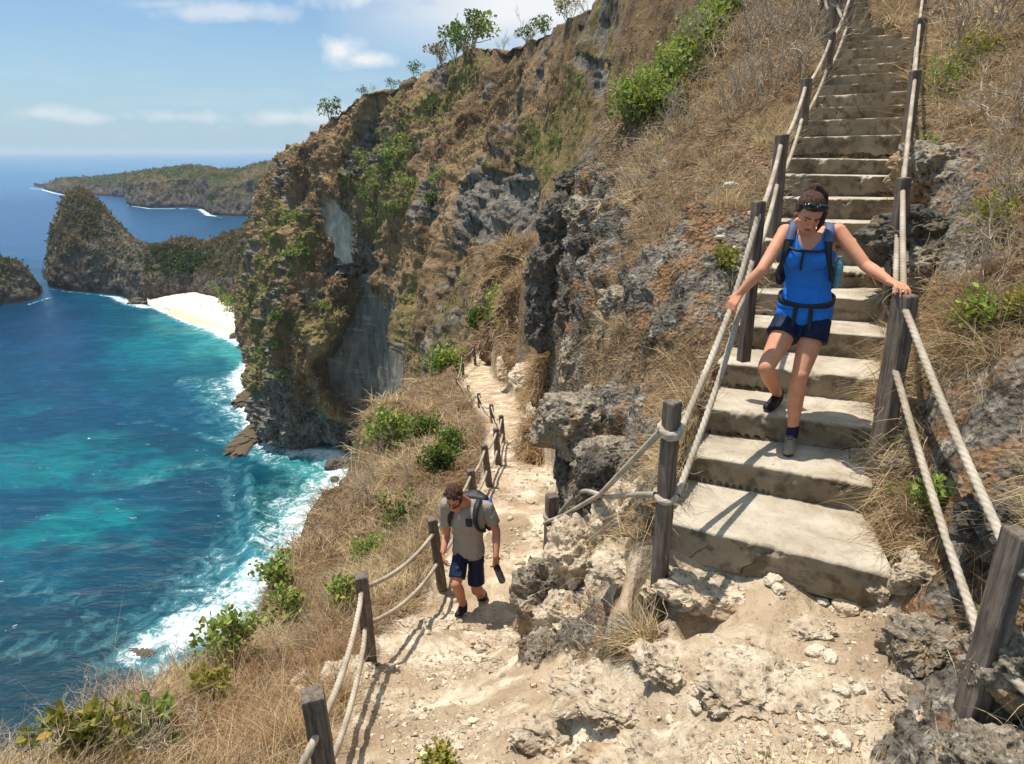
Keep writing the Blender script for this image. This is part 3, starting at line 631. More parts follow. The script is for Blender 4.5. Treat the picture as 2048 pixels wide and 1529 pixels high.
for i in range(len(SL)-1):
    l, r = np.array(SL[i]), np.array(SR[i]); l2, r2_ = np.array(SL[i+1]), np.array(SR[i+1])
    zb = (SL[i-1].z if i else -2.3)-.05; zbr = (SR[i-1].z if i else -2.3)-.05
    wd = (r-l); x = np.linspace(-.03, 1.03, NX)
    near_ = i < 12; ny = 26 if near_ else 12; nr_ = 14 if near_ else 8
    back = np.linspace(0, 1.12, ny)
    rows = []; ris = []
    out = np.cross(wd/np.linalg.norm(wd), [0, 0, 1.]); out /= np.linalg.norm(out)
    for k_, tz in enumerate(np.linspace(0, 1, nr_)):          # riser from foot to nose
        e = l[None]+x[:, None]*wd[None]
        zt = e[:, 2]; zf = zb+(zbr-zb)*x; P = e.copy(); P[:, 2] = zf+(zt-zf)*tz
        P -= out*(.016*(1-tz))-out*.008*max(0, tz-.9)/.1
        P[:, 2] -= .003*max(0, tz-.9)/.1
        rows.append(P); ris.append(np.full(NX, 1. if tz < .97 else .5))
    for tb in back[1:]:
        e = (l[None]+x[:, None]*wd[None])*(1-tb)+(l2[None]+x[:, None]*(r2_-l2)[None])*tb
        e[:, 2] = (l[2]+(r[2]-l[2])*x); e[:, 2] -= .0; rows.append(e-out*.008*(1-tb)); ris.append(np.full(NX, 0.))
    P = np.array(rows); ris = np.array(ris); Q = P.reshape(-1, 3)
    big_ = fbm(Q+i*3.1, 2.1, 4, 600); fine = fbm(Q, 9, 4, 601); chip = fbm(Q*np.array([1, 1, 1]), 6, 4, 602, .6)
    edge = np.zeros(P.shape[:2]); edge[nr_-4:nr_+2] = [[.4], [.8], [1], [1], [.6], [.25]]
    a1 = .5 if i > 12 else 1
    dd = (big_*.022+fine*.010).reshape(P.shape[:2])*np.where(ris > .2, .5, .2)
    chp = -np.clip(chip-.06, 0, 1).reshape(P.shape[:2])*edge*(.15 if i < 12 else .06)
    P = P+out*(dd*ris)[..., None]*a1+out*chp[..., None]; P[..., 2] += dd*(1-ris)*a1+chp*.55-edge*np.clip(fbm(Q, 3, 3, 605), 0, 1).reshape(edge.shape)*.02
    nx_, ny_ = NX, P.shape[0]
    # close the ends downward
    V_ = P.reshape(-1, 3)
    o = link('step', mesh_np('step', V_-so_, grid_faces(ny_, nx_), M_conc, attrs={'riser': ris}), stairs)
# ============================================================ POSTS
def fn_wood(t, co, p):
    v = t.vmath('MULTIPLY', co, (1, 1, .08)); n = t.noise(v, 45, 8, .65, .6); b = t.noise(co, 7, 6, .6)
    c = t.mix(t.ramp(n, [(.35, 0), (.62, 1)]), lin(74, 64, 57), lin(126, 112, 99))
    c = t.mix(t.ramp(b, [(.5, 0), (.68, .6)]), c, lin(84, 66, 54))
    c = t.mix(t.ramp(t.noise(co, 30, 6, .7), [(.60, 0), (.7, .5)]), c, lin(140, 128, 114))
    return c, t.math('ADD', n, t.math('MULTIPLY', b, .4)), .006
M_wood = material('weathered_post_wood', fn_wood, rough=.8, spec=.3)
def post(base, top, w, label, group, yaw=0., cat='fence post', collar=False, dp=None):
    base, top = Vector(base), Vector(top); h = (top-base).length; dp = dp or w
    t = link('fence_post', None, loc=base); up = (top-base).normalized()
    q = Vector((0, 0, 1)).rotation_difference(up); t.rotation_mode = 'QUATERNION'
    t.rotation_quaternion = q @ Matrix.Rotation(yaw, 3, 'Z').to_quaternion()
    n = 16; zz = np.concatenate([[-.35], np.linspace(0, h-.012, n), [h-.004, h]]); ins = np.concatenate([np.zeros(n+1), [.0025, .010]])
    prof = []
    c = .006
    for sx, sy in ((1, 1), (-1, 1), (-1, -1), (1, -1)):
        a = [(sx*(w/2-c), sy*dp/2), (sx*w/2, sy*(dp/2-c))]; prof += a if sx*sy < 0 else a[::-1]
    prof = np.array(prof); ang = np.argsort(np.arctan2(prof[:, 1], prof[:, 0])); prof = prof[ang]; m = len(prof)
    V_ = []
    for z_, s_ in zip(zz, ins): V_.append(np.c_[prof*(1-s_/(w/2)*1.0), np.full(m, z_)])
    V_ = np.array(V_); Q = V_.reshape(-1, 3); sd_ = base.x*7+base.y*3
    Q = Q+np.c_[fbm(Q+sd_, 6, 2, 5)*.006, fbm(Q+sd_, 6, 2, 6)*.006, np.zeros(len(Q))]
    nr = len(zz); f = [(j*m+k, j*m+(k+1) % m, (j+1)*m+(k+1) % m, (j+1)*m+k) for j in range(nr-1) for k in range(m)]
    me = bpy.data.meshes.new('shaft'); me.from_pydata([tuple(x) for x in Q], [], f+[tuple(range((nr-1)*m, nr*m))]); me.materials.append(M_wood)
    link('shaft', me, t)
    tag(t, label, cat, group); t['_h'] = h
    return t
PL = 'posts of the left stair rail'; PR = 'posts of the right stair rail'; PF = 'posts of the path fence on the seaward side'
def P2(ut, vt, ub, vb, D):
    b = W(ub, vb, D); a, r = ray(ut, vt); return b, Vector((a*D, D, r*D))
LP = []   # (base, top)
posts_l = [(1345,802,1321,1130,3.36,.105,.25),(1518,402,1496,628,4.62,.10,0),(1564,269,1547,462,6.4,.125,0),(1613,157,1597,313,8.2,.13,0),(1663,65,1645,212,9.6,.125,0),(1700,-15,1688,118,11.4,.13,0)]
lab_l = ['dark square post with rope knotted round it, left of the lowest step','dark post of the left stair rail just behind the rope hand of the woman','second post above the woman on the left stair rail',
 'third post above the woman on the left stair rail','fourth post above the woman on the left stair rail','fifth post above the woman on the left rail, at the top edge']
for (ut, vt, ub, vb, D, w, yw), lb in zip(posts_l, lab_l):
    b, t_ = P2(ut, vt, ub, vb, D); LP.append((b, t_, post(b, t_, w*.74, lb, PL, yw+.35)))
RP = []
posts_r = [(2040,1062,1925,1472,2.14,.085,.12),(1812,588,1762,893,3.72,.10,.25),(1809,355,1778,588,5.3,.10,.1),(1832,141,1810,312,7.6,.115,0),(1841,36,1822,160,9.8,.13,0),(1850,-42,1836,60,12.2,.13,0)]
lab_r = ['large dark post at the right edge beside the landing','dark post on the right stair rail under the hand of the woman','post on the right stair rail next above the hand of the woman',
 'second post above the hand of the woman on the right stair rail','third post above the hand of the woman on the right stair rail','topmost post of the right stair rail, cut by the photo top']
for (ut, vt, ub, vb, D, w, yw), lb in zip(posts_r, lab_r):
    b, t_ = P2(ut, vt, ub, vb, D); RP.append((b, t_, post(b, t_, w*.80, lb, PR, yw, dp=w*1.2 if D < 4 else w*.8)))
UP = []
for (ut, vt, ub, vb, D), lb in zip([(1674,-25,1666,64,11.8),(1652,-35,1645,72,13.2),(1636,-40,1632,46,14.6)],
   ['tall thin post standing behind the fourth post of the left stair rail','thin far post at the top of the photo, middle one of three beside the stairs','leftmost thin far post at the top of the photo beside the stairs']):
    b, t_ = P2(ut, vt, ub, vb, D); UP.append((b, t_, post(b, t_, .13, lb, 'posts of the upper fence', .2)))
FP = []
posts_f = [(625,1387,655,1560,2.62,.125),(722,1150,742,1330,4.55,.12),(864,1037,884,1172,6.5,.12),(941,940,948,1018,8.6,.115),(968,890,979,976,10.2,.115),(992,857,996,932,12.0,.12),
 (1002,831,1007,894,14.2,.11),(982,809,987,860,17,.12),(957,787,961,826,20.5,.12),(936,771,941,808,24,.12),(914,757,918,791,27.5,.13),(924,708,926,748,32,.16),(947,693,951,732,35.5,.16),(959,684,961,716,39,.16),(967,682,968,710,42,.15)]
ord_ = ['nearest dark post of the path fence, at the bottom edge','second nearest post of the path fence, left of the pale step','post of the path fence beside the right arm of the man','post of the path fence behind the head of the man',
 'post of the path fence just above the backpack of the man','third post above the backpack on the path fence, leaning to the left','post where the path fence turns, on the rim of the pale path','small post below the bend of the far path, nearest of four in a row',
 'small post below the bend of the far path, second of four in a row','small post below the bend of the far path, third of four in a row','small post at the outer corner of the far path','post above the outer corner of the far path','post next to the far end of the path, on its left','far post at the end of the path','farthest post of the path fence']
for (ut, vt, ub, vb, D, w), lb in zip(posts_f, ord_):
    b, t_ = P2(ut, vt, ub, vb, D); gz = ground_z(b.x, b.y); b2 = Vector((b.x, b.y, min(b.z, gz+.02) if gz > b.z-.6 else b.z)); FP.append((b2, t_, post(b2, t_, w*.88, lb, PF, .3)))
b, t_ = P2(981,690,982,715,40); post(b, t_, .16, 'pair post on the right side where the far path ends, left one', 'gate posts at the end of the path'); 
b2, t2_ = P2(987,694,986,716,41); post(b2, t2_, .14, 'pair post on the right side where the far path ends, right one', 'gate posts at the end of the path')
b, t_ = P2(1105,990,1097,1090,6.0); b.z = ground_z(b.x, b.y)-.05; MP = (b, t_, post(b, t_, .115, 'short dark post before the grey rocks with rope looped round its neck', 'posts between stairs and path', .3))
# ============================================================ ROPES
def fn_rope(t, co, p):
    n = t.noise(co, 60, 5, .6); m = t.noise(co, 4, 4, .6)
    g = t.attr('groove'); c = t.mix(t.ramp(m, [(.4, 0), (.6, 1)]), lin(160, 146, 128), lin(194, 182, 164))
    c = t.mix(t.math('MULTIPLY', g, .55), c, lin(120, 100, 78)); c = t.mix(t.ramp(n, [(.4, .25), (.55, 0)]), c, lin(150, 130, 104))
    return c, n, .003
M_rope = material('rope_fibre', fn_rope, rough=.85, spec=.15)
def rope_mesh(pts, rad, step=.011, pitch=7.0, sides=15):
    pts = np.array([tuple(p) for p in pts]); n0 = len(pts)
    t = np.linspace(0, n0-1, max(60, n0*14)); C_ = catmull(pts, t); L = np.r_[0, np.cumsum(np.linalg.norm(np.diff(C_, axis=0), axis=1))]
    n = max(8, int(L[-1]/step)); s = np.linspace(0, L[-1], n); C_ = np.stack([np.interp(s, L, C_[:, k]) for k in range(3)], 1)
    T = np.gradient(C_, axis=0); T /= np.linalg.norm(T, axis=1)[:, None]
    up = np.array([0, 0, 1.]) if abs(T[:, 2]).mean() < .8 else np.array([1., 0, 0])
    A = np.cross(T, up); A /= np.linalg.norm(A, axis=1)[:, None]+1e-9; B_ = np.cross(A, T)
    ph = s/(rad*pitch)*2*math.pi
    th = np.linspace(0, 2*math.pi, sides, endpoint=False)
    rr = rad*(.86+.20*np.abs(np.cos((th[None]-ph[:, None])*1.5)))
    gro = 1-np.abs(np.cos((th[None]-ph[:, None])*1.5))**.6
    V_ = C_[:, None]+A[:, None]*(rr*np.cos(th))[..., None]+B_[:, None]*(rr*np.sin(th))[..., None]
    i = np.arange(n-1)[:, None]*sides+np.arange(sides)[None]; j = np.arange(n-1)[:, None]*sides+(np.arange(sides)[None]+1) % sides
    Fq = np.stack([i, j, j+sides, i+sides], -1).reshape(-1, 4)
    return V_.reshape(-1, 3), Fq, gro.ravel()
def rope(name, runs, rad, label, group, step=.011):
    V_, F_, G_ = [], [], []; o = 0
    for r in runs:
        v, f, g = rope_mesh(r, rad, step); V_.append(v); F_.append(f+o); G_.append(g); o += len(v)
    ob = link(name, mesh_np(name, np.concatenate(V_), np.concatenate(F_), M_rope, attrs={'groove': np.concatenate(G_)})); return tag(ob, label, 'rope', group)
def at(pp, f): return pp[0].lerp(pp[1], f)
def sagrun(Ps, sag):
    out = []
    for a, b in zip(Ps[:-1], Ps[1:]):
        L = (b-a).length
        for k in range(8):
            t = k/8; q = a.lerp(b, t); q.z -= sag*L*4*t*(1-t); out.append(q)
    out.append(Ps[-1]); return out
def ring(pp, f, r, turns=2.0, off=0.0, w=.012):
    c = at(pp, f); return [c+Vector((math.cos(a)*r, math.sin(a)*r, (k/24)*w*3+.02*math.sin(a+off))) for k, a in enumerate([j/10*2*math.pi for j in range(int(10*turns)+1)])]
HANDL = Vector((1.425, 4.24, -.955)); HANDR = None
fL = lambda k, f: at(LP[k], f)
front = Vector((-.03, -.075, 0))
l0u = fL(0, .84); l0d = fL(0, .46)
cst = Vector((.05, .0, 0))
r1 = sagrun([l0u+Vector((.05, -.02, 0)), HANDL, fL(1, .90)+cst*.2], .02)+sagrun([fL(1, .90)+cst*.2]+[fL(k, .9) for k in (2, 3, 4, 5)], .05)[1:]
rope('rail_rope', [r1, ring(LP[0], .82, .055, 2)], .0195, 'upper twisted rope of the left stair rail, the one the woman holds', 'ropes of the stair rails')
r2 = sagrun([l0d+Vector((.06, -.02, 0)), (l0d+fL(1, .5))/2+Vector((.06, 0, -.02)), fL(1, .50)], .03)+sagrun([fL(k, .5) for k in (1, 2, 3, 4, 5)], .05)[1:]
rope('rail_rope', [r2, ring(LP[0], .44, .055, 1.3)], .019, 'lower twisted rope of the left stair rail running past the edge of the steps', 'ropes of the stair rails')
fR = lambda k, f: at(RP[k], f)
off = Vector((1.9*1, .9, -2.1))
r3 = sagrun([Vector((2.35, 1.35, -1.62)), fR(0, .86)+Vector((.0, -.02, 0)), fR(1, .93)], .015)+sagrun([fR(k, .93 if k == 1 else .9) for k in (1, 2, 3, 4, 5)], .012)[1:]
rope('rail_rope', [r3], .0185, 'upper pale rope of the right stair rail running down to the large post', 'ropes of the stair rails')
r4 = sagrun([Vector((2.2, 1.3, -2.08)), fR(0, .44), fR(1, .55)], .02)+sagrun([fR(k, .55) for k in (1, 2, 3, 4, 5)], .012)[1:]
rope('rail_rope', [r4], .0185, 'lower pale rope of the right stair rail', 'ropes of the stair rails')
mt = at(MP, .80)
rope('slack_rope', [sagrun([l0u+Vector((-.06, -.03, 0)), W(1200,990,4.5), W(1130,1030,5.6), mt+Vector((-.07, -.07, 0))], .0)+[mt+Vector((.06, .07, 0))], ring(MP, .82, .07, 2)], .0185, 'slack rope hanging from the lowest stair post down to the short dark post', 'slack ropes beside the stairs')
rope('slack_rope', [[l0d+Vector((-.06, -.02, 0)), W(1260,990,3.9), W(1215,994,4.4), W(1160,985,5.2), mt+Vector((.06, .05, .0))]], .018, 'lower slack rope from the foot post of the stairs to the rocks', 'slack ropes beside the stairs')
rope('slack_rope', [sagrun([mt+Vector((0, .05, .05)), W(1115,940,7.6), W(1122,912,8.6)], .03)], .018, 'short rope running up behind the short dark post', 'slack ropes beside the stairs')
fF = lambda k, f: at(FP[k], f)
nb_ = Vector((-1.45, 1.5, -3.35))
rope('fence_rope', [sagrun([nb_, fF(0, .70)+Vector((.0, -.06, 0))], .03)+sagrun([fF(0, .70), fF(1, .84)], .06)[1:]+sagrun([fF(1, .86), fF(2, .80)], .05)[1:]+sagrun([fF(2, .84)]+[fF(k, .88) for k in range(3, 7)], .05)[1:]+sagrun([fF(k, .9) for k in range(6, 11)], .05)[1:]+sagrun([fF(k, .9) for k in range(10, 15)], .04)[1:]],
     .0205, 'upper rope of the path fence sagging from post to post', 'ropes of the path fence', .014)
rope('fence_rope', [sagrun([fF(0, .30), fF(1, .45)], .07)+sagrun([fF(1, .47), fF(2, .38)], .06)[1:]+sagrun([fF(2, .42)]+[fF(k, .42) for k in range(3, 7)], .05)[1:]+sagrun([fF(k, .45) for k in range(6, 11)], .05)[1:]+sagrun([fF(k, .45) for k in range(10, 15)], .04)[1:]],
     .020, 'lower rope of the path fence sagging close to the ground', 'ropes of the path fence', .014)
rope('upper_rope', [sagrun([at(UP[k], .7) for k in (2, 1, 0)]+[at(LP[5], .55)], .1)], .024, 'loose rope hanging between the thin far posts at the top of the stairs', None)
# ============================================================ ROCKS
_cs = {}
def cube_sphere(n):
    out = []; F_ = []; g = np.tan(np.linspace(-1, 1, n)*math.pi/4); a, b = np.meshgrid(g, g); o = np.ones_like(a); k = 0
    for f in ((o, a, b), (-o, b, a), (b, o, a), (a, -o, b), (a, b, o), (b, a, -o)):
        p = np.stack(f, -1); p /= np.linalg.norm(p, axis=2)[..., None]; out.append(p.reshape(-1, 3)); F_.append(grid_faces(n, n)+k); k += n*n
    return np.concatenate(out), np.concatenate(F_)
def fn_rock(light, brown, ca=(100, 93, 84), cb=(172, 162, 146)):
    def fn(t, co, p):
        nb = t.noise(co, 2.2, 8, .6, .5); nm = t.noise(co, 8, 9, .7, .4); nf = t.noise(co, 34, 8, .7)
        c = t.mix(t.ramp(nm, [(.36, 0), (.62, 1)]), tuple(x*light for x in lin(*ca)), tuple(x*light for x in lin(*cb)))
        c = t.mix(t.ramp(nf, [(.55, 0), (.68, .8)]), c, tuple(min(.8, x*light) for x in lin(212, 204, 190)))
        c = t.mix(t.ramp(nf, [(.34, .8), (.45, 0)]), c, lin(42, 38, 35))
        c = t.mix(t.math('MULTIPLY', t.ramp(nb, [(.50, 0), (.62, 1)]), brown), c, t.mix(nm, lin(136, 100, 68), lin(206, 172, 130)))
        pit = t.N('TexVoronoi', {'Vector': t.vmath('ADD', co, t.vmath('MULTIPLY', t.noise(co, 7, 5, .6, col=True), (.12, .12, .12))), 'Scale': 15.0}).outputs[0]
        c = t.mix(t.mapr(pit, .24, .08, 0, .75), c, lin(48, 42, 37))
        return c, t.math('ADD', t.math('ADD', nm, t.math('MULTIPLY', nf, .5)), t.math('MULTIPLY', t.mapr(pit, 0, .35), .8)), .035
    return fn
M_rock = [material('grey_limestone', fn_rock(.98, .85, (104, 93, 80), (178, 164, 142)), rough=.95, spec=.1), material('pale_limestone', fn_rock(1.0, .7, (168, 146, 120), (226, 208, 180)), rough=.95, spec=.1), material('dark_shaded_limestone', fn_rock(.42, .25), rough=.95, spec=.1)]  # the dark one also holds the shade of crags and crevices in its colour
M_shelf = simple('brown_shelf', lin(98, 86, 68), .9, 1.2, .4, .3, .1)
M_white = simple('white_stone', lin(196, 182, 160), .9, 14, .18, .01, .1)
M_tan = simple('tan_stone', lin(196, 176, 148), .92, 16, .25, .012, .1)

def rock(P, size, label, n=70, seed=0, mat=None, rot=(0, 0, 0), style=1., group=None, name='boulder', pit=.055, cat='rock'):
    if n not in _cs: _cs[n] = cube_sphere(n)
    d, f = _cs[n]; s = np.array(size if hasattr(size, '__len__') else (size,)*3, float); sm = s.mean()
    sd = np.array([seed*3.7, seed*1.9, seed*.77])
    R = np.array(Matrix.Rotation(rot[2], 3, 'Z') @ Matrix.Rotation(rot[1], 3, 'Y') @ Matrix.Rotation(rot[0], 3, 'X'))
    sh = np.sign(d)*np.abs(d)**.8; base = sh*s
    Q = base/sm+sd
    r = 1+fbm(Q, .9, 3, 700)*.55*style
    rd = fbm(Q, 1.5, 5, 710, .56, True); r += (rd-.5)*.30*style
    w1, w2 = worley(Q*2.6, 5); r -= sstep(.42-w1, 0, .3)*pit*2.2*style
    w3, w4 = worley(Q*6.0+3, 6); r -= sstep(.40-w3, 0, .3)*pit*.9*style
    r += fbm(Q, 6, 4, 720, .55)*.06*style
    V_ = (base*r[:, None])@R.T
    o = link(name, mesh_np(name, V_, f, mat or M_rock[0]), None, Vector(P)); return tag(o, label, cat, group)
def rk(u, v, D, size, label, **k):
    return rock(W(u, v, D), size, label, **k)
R_ = [
 # crag edge between path and stairs
 (1165,372,13.2,(.55,.5,.42),'dark jagged crag top standing against the far cliff',2,80),
 (1118,590,12.9,(.35,.4,.5),'black rock bulge just over the brown slope of the far path',2,80),
 (1165,610,11.2,(.42,.45,.4),'dark hollowed rock right of the overhanging crag',2,80),
 (1190,560,10.4,(.35,.4,.3),'dark crumbling rock above the hollowed one',2,70),
 (1135,450,12.6,(.45,.5,.65),'dark crag on the edge below the jagged crag top',2,80),
 (1120,545,12.4,(.55,.6,.75),'black overhanging crag above the far path',2,90),
 (1105,640,12.3,(.42,.5,.55),'lowest black crag overhanging the brown slope of the far path',2,80),
 (1185,430,10.8,(.38,.4,.30),'grey broken rock behind the black overhanging crag',0,70),
 (1210,500,10.0,(.42,.5,.28),'dark rock in the middle of the crag slope',2,70),
 (1150,720,10.0,(.26,.4,.42),'rough grey rock under the crags, beside the deep crevice',0,70),
 (1345,385,9.0,(.30,.35,.42),'upright grey rock on the grassy slope left of the woman',0,80),
 (1385,325,9.4,(.22,.3,.25),'small dark rock above the upright grey rock',2,60),
 (1270,610,7.2,(.30,.36,.24),'flat grey rock slab in the dry grass left of the stair rail',0,80),
 (1310,560,7.0,(.26,.32,.14),'pale lichen covered rock above the flat grey slab',1,70),
 (1235,655,7.4,(.22,.3,.22),'grey rock lump below the flat grey slab',0,60),
 (1185,840,6.3,(.42,.5,.36),'big pale grey boulder above the dark crevice left of the stair foot post',0,110),
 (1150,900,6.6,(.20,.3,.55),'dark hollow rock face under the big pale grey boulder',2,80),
 (1230,920,5.5,(.30,.34,.24),'grey weathered rock beside the slack rope',0,90),
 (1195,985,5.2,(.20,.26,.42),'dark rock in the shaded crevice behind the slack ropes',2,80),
 (1255,1055,4.5,(.26,.26,.40),'brown and grey rock left of the foot post of the stairs',1,90),
 (1175,1110,4.8,(.30,.30,.38),'pitted rock standing above the pale ramp',1,100),
 (1095,1190,5.3,(.26,.34,.46),'grey pitted boulder rising beside the path next to the man',0,120),
 (1150,1260,4.35,(.30,.30,.30),'pale pitted boulder in the middle of the photo between path and landing',1,130),
 (1230,1215,4.1,(.26,.24,.30),'brown pitted rock under the overhanging ledge',1,110),
 (1290,1222,3.72,(.13,.14,.20),'brown rock filling the hollow behind the loose block under the ledge',1,80),
 (1270,1290,3.5,(.12,.12,.12),'small tan boulder in the shade under the landing edge',1,70),
 (1248,1150,4.0,(.13,.15,.30),'tall tan rock face directly left of the foot of the stairs',1,90),
 (1090,1320,4.05,(.12,.22,.16),'low grey rock foot at the edge of the pale ramp',0,90),
 (1300,1125,3.66,(.34,.22,.10),'overhanging pale rock ledge at the foot post of the stairs',1,120),
 (1420,1190,3.25,(.30,.19,.085),'thick pale rock slab edge under the lowest step',1,120),
 (1300,1190,3.5,(.09,.09,.07),'loose block wedged under the overhanging ledge',1,60),
 (1355,1545,2.12,(.46,.17,.10),'broad smooth pale rock slab at the bottom edge of the photo',1,110),
 (1240,1420,2.75,(.20,.14,.05),'pitted low rock in the middle of the pale ramp',1,90),
 (1500,1370,2.62,(.24,.20,.05),'pitted brown rock patch in the middle of the landing',1,120),
 (1120,1465,3.0,(.24,.14,.06),'crumbling low rock at the bottom centre of the photo',1,90),
 (1610,1262,2.75,(.17,.10,.028),'pale pointed rock patch showing through the dirt of the landing',1,80),
 (1600,1410,2.35,(.15,.14,.03),'rough cream rock patch low on the landing floor',1,90),
 (1200,1380,3.1,(.26,.16,.05),'smooth pale bedrock in the upper part of the ramp',1,90),
 (1010,1290,4.3,(.34,.16,.05),'pale rock step edge in front of the man',1,100),
 (860,1255,5.0,(.36,.10,.04),'long low rock ledge at the feet of the man',1,90),
 (1330,1330,2.95,(.16,.14,.06),'cream bedrock hump at the left rim of the landing',1,90),
 # right of the stairs
 (1892,335,6.3,(.33,.40,.26),'small dark grey boulder right of the stairs, upper one',0,90),
 (1880,470,5.3,(.42,.42,.27),'large dark pitted boulder right of the stairs beside the woman',2,120),
 (1960,420,5.8,(.26,.30,.22),'dark boulder wedged behind the large pitted one',2,70),
 (1870,530,5.0,(.20,.22,.14),'round pitted rock nose under the large dark boulder',0,80),
 (1975,850,3.55,(.36,.30,.20),'grey layered boulder right of the rope span',0,120),
 (1880,890,3.6,(.22,.22,.14),'grey rock partly hidden by the upper right rope',0,100),
 (1840,930,3.55,(.13,.15,.10),'small grey rock at the base of the post under the hand of the woman',0,80),
 (2020,740,3.9,(.26,.26,.12),'grey rock slab high at the right edge of the photo',0,80),
 (2035,960,2.95,(.20,.20,.15),'grey rock above the large post at the right edge',0,90),
 (1995,1050,2.6,(.16,.16,.12),'dark cracked rock just behind the large post',2,90),
 (1880,1160,2.85,(.17,.18,.12),'pale crumbling rock between the two right ropes',1,90),
 (1860,1290,2.52,(.15,.20,.10),'pitted grey rock along the right edge of the landing',0,100),
 (1845,1420,2.28,(.14,.16,.08),'low pitted pale rock at the right border of the landing',1,100),
 (2000,1540,1.85,(.15,.15,.12),'grey block of rock at the foot of the large post',0,120),
 (2030,1330,2.1,(.12,.14,.13),'grey rock behind the lower part of the large post',0,80),
 (1730,925,3.75,(.17,.16,.07),'crumbled pale rubble at the right end of the step under the woman',1,90),
 (1765,1160,3.02,(.14,.16,.07),'rubble rock at the right end of the lowest step',1,80),
 # along the far path
 (1075,850,14.4,(.35,.6,.45),'brown rock bank on the inner side of the path',1,80),
 (1060,900,12.6,(.28,.4,.35),'rounded rock at the inner bend of the path',1,80),
 (1060,755,20,(.55,.9,.42),'white and black rock outcrop above the far path',1,80),
 (1020,735,25,(.5,1.0,.35),'rock at the narrow part of the far path',1,70),
 (985,1040,8.6,(.12,.12,.06),'flat rock embedded in the path above the backpack',1,60),
 (700,1355,4.25,(.22,.20,.06),'pale slab of rock at the outer side of the nearest path posts',1,80),
 (600,1410,3.7,(.10,.16,.06),'long pale stone lying in the dry grass by the nearest post',1,70),
 (680,1090,10.8,(.5,.6,.40),'grey outcrop on the seaward slope left of the man',0,60),
]
for i, (u, v, D, s, lb, m, n) in enumerate(R_):
    pg = on_ground(u, v) if s[2] <= .07 and D < 6 else None
    pg = pg-Vector((0, 0, s[2]*.15)) if pg is not None else W(u, v, D)-Vector((0, -s[1]*.25, s[2]*.25))
    rock(pg, s, lb, n=n, seed=i+1, mat=M_rock[m], rot=(.1*math.sin(i*2.1), .15*math.cos(i*1.3), i*.7 if s[0] < s[1]*1.4 and s[1] < s[0]*1.4 else 0.05), name='rock')
# individually visible loose stones
ws = [(1460,377,.075,'white stone high on the slope beside the stair rail'),(1468,503,.05,'white stone beside the stair rail, right of the shoulder-high grass'),(1465,545,.055,'pale round stone below the white one beside the stair rail'),(1440,480,.045,'small white stone in the grass left of the rail rope'),
      (1374,832,.045,'white stone just behind the foot post of the stairs'),(1500,430,.04,'small pale stone next to the second post of the left rail'),(1690,1222,.08,'angular grey stone lying on the landing'),(1545,1165,.055,'white angular stone in front of the lowest step'),
      (1555,1183,.04,'small white stone touching the angular one in front of the lowest step'),(1645,1210,.03,'small pointed pale stone right of the two by the lowest step'),(1400,1385,.035,'cream stone at the left of the landing floor'),(1392,1420,.035,'cream stone just below another at the left of the landing floor'),
      (1680,1388,.035,'round pale stone on the lower right of the landing'),(1715,1385,.03,'little pale stone pair on the right of the landing'),(1680,1490,.045,'pale stone near the bottom edge of the photo'),(1640,1470,.03,'small pale stone left of the one near the bottom edge'),
      (1630,1310,.05,'pale stone resting beside the white rock patch'),(1660,1320,.045,'brownish stone next to the pale one on the landing'),(890,1305,.055,'pale stone on the flat step below the man'),(1038,1128,.07,'brown flat stone on the path right of the bottle'),
      (1020,1040,.05,'dark small stone on the path behind the man'),(1060,1005,.09,'brown stone in the path above the short dark post'),(850,1270,.05,'small flat stone by the rope shadow near the man'),(600,1365,.075,'white stone in the dry grass above the nearest post')]
for i, (u, v, s, lb) in enumerate(ws):
    g = on_ground(u, v)
    if g is None: continue
    rock(g+Vector((0, 0, s*.25)), (s, s*.75, s*.55), lb, n=26, seed=80+i, mat=M_white if 'white' in lb or 'pale' in lb or 'cream' in lb else M_tan, name='stone', group='loose stones', style=.8, pit=.03, cat='stone', rot=(0, 0, i))
# surf rocks far below
for i, (u, v, s) in enumerate([(665,937,2.6),(687,933,2.8),(670,963,1.4)]):
    p = Wz(u, v, SEA); rock((p.x, p.y, SEA+.3*s), (s, s, s*.8), ['left of the two dark rocks standing in the white surf','right of the two dark rocks standing in the white surf','small dark rock alone in the white surf'][i], n=30, seed=120+i, mat=M_rock[2], name='sea_rock', group='rocks in the surf', style=.8)
for i, (u, v, sx, sy, lb) in enumerate([(288,1302,3.6,1.6,'dark wave washed reef rock at the left end of the big surf'),(518,860,5,26,'brown rock shelf at the foot of the cliff in the surf'),(505,790,5,16,'brown tidal rock shelf below the cliff tip'),(285,606,9,6,'dark rocks at the left end of the beach'),(478,676,4,5,'dark rock at the right end of the beach')]):
    p = Wz(u, v, SEA); rock((p.x, p.y, SEA+(-.6 if i == 0 else .2)), (sx, sy, 1.5 if i in (1, 2) else 3.2 if i > 2 else 1.0), lb, n=60, seed=140+i, mat=M_shelf if i in (1, 2) else M_rock[2], name='sea_rock', style=1.2, pit=.05)
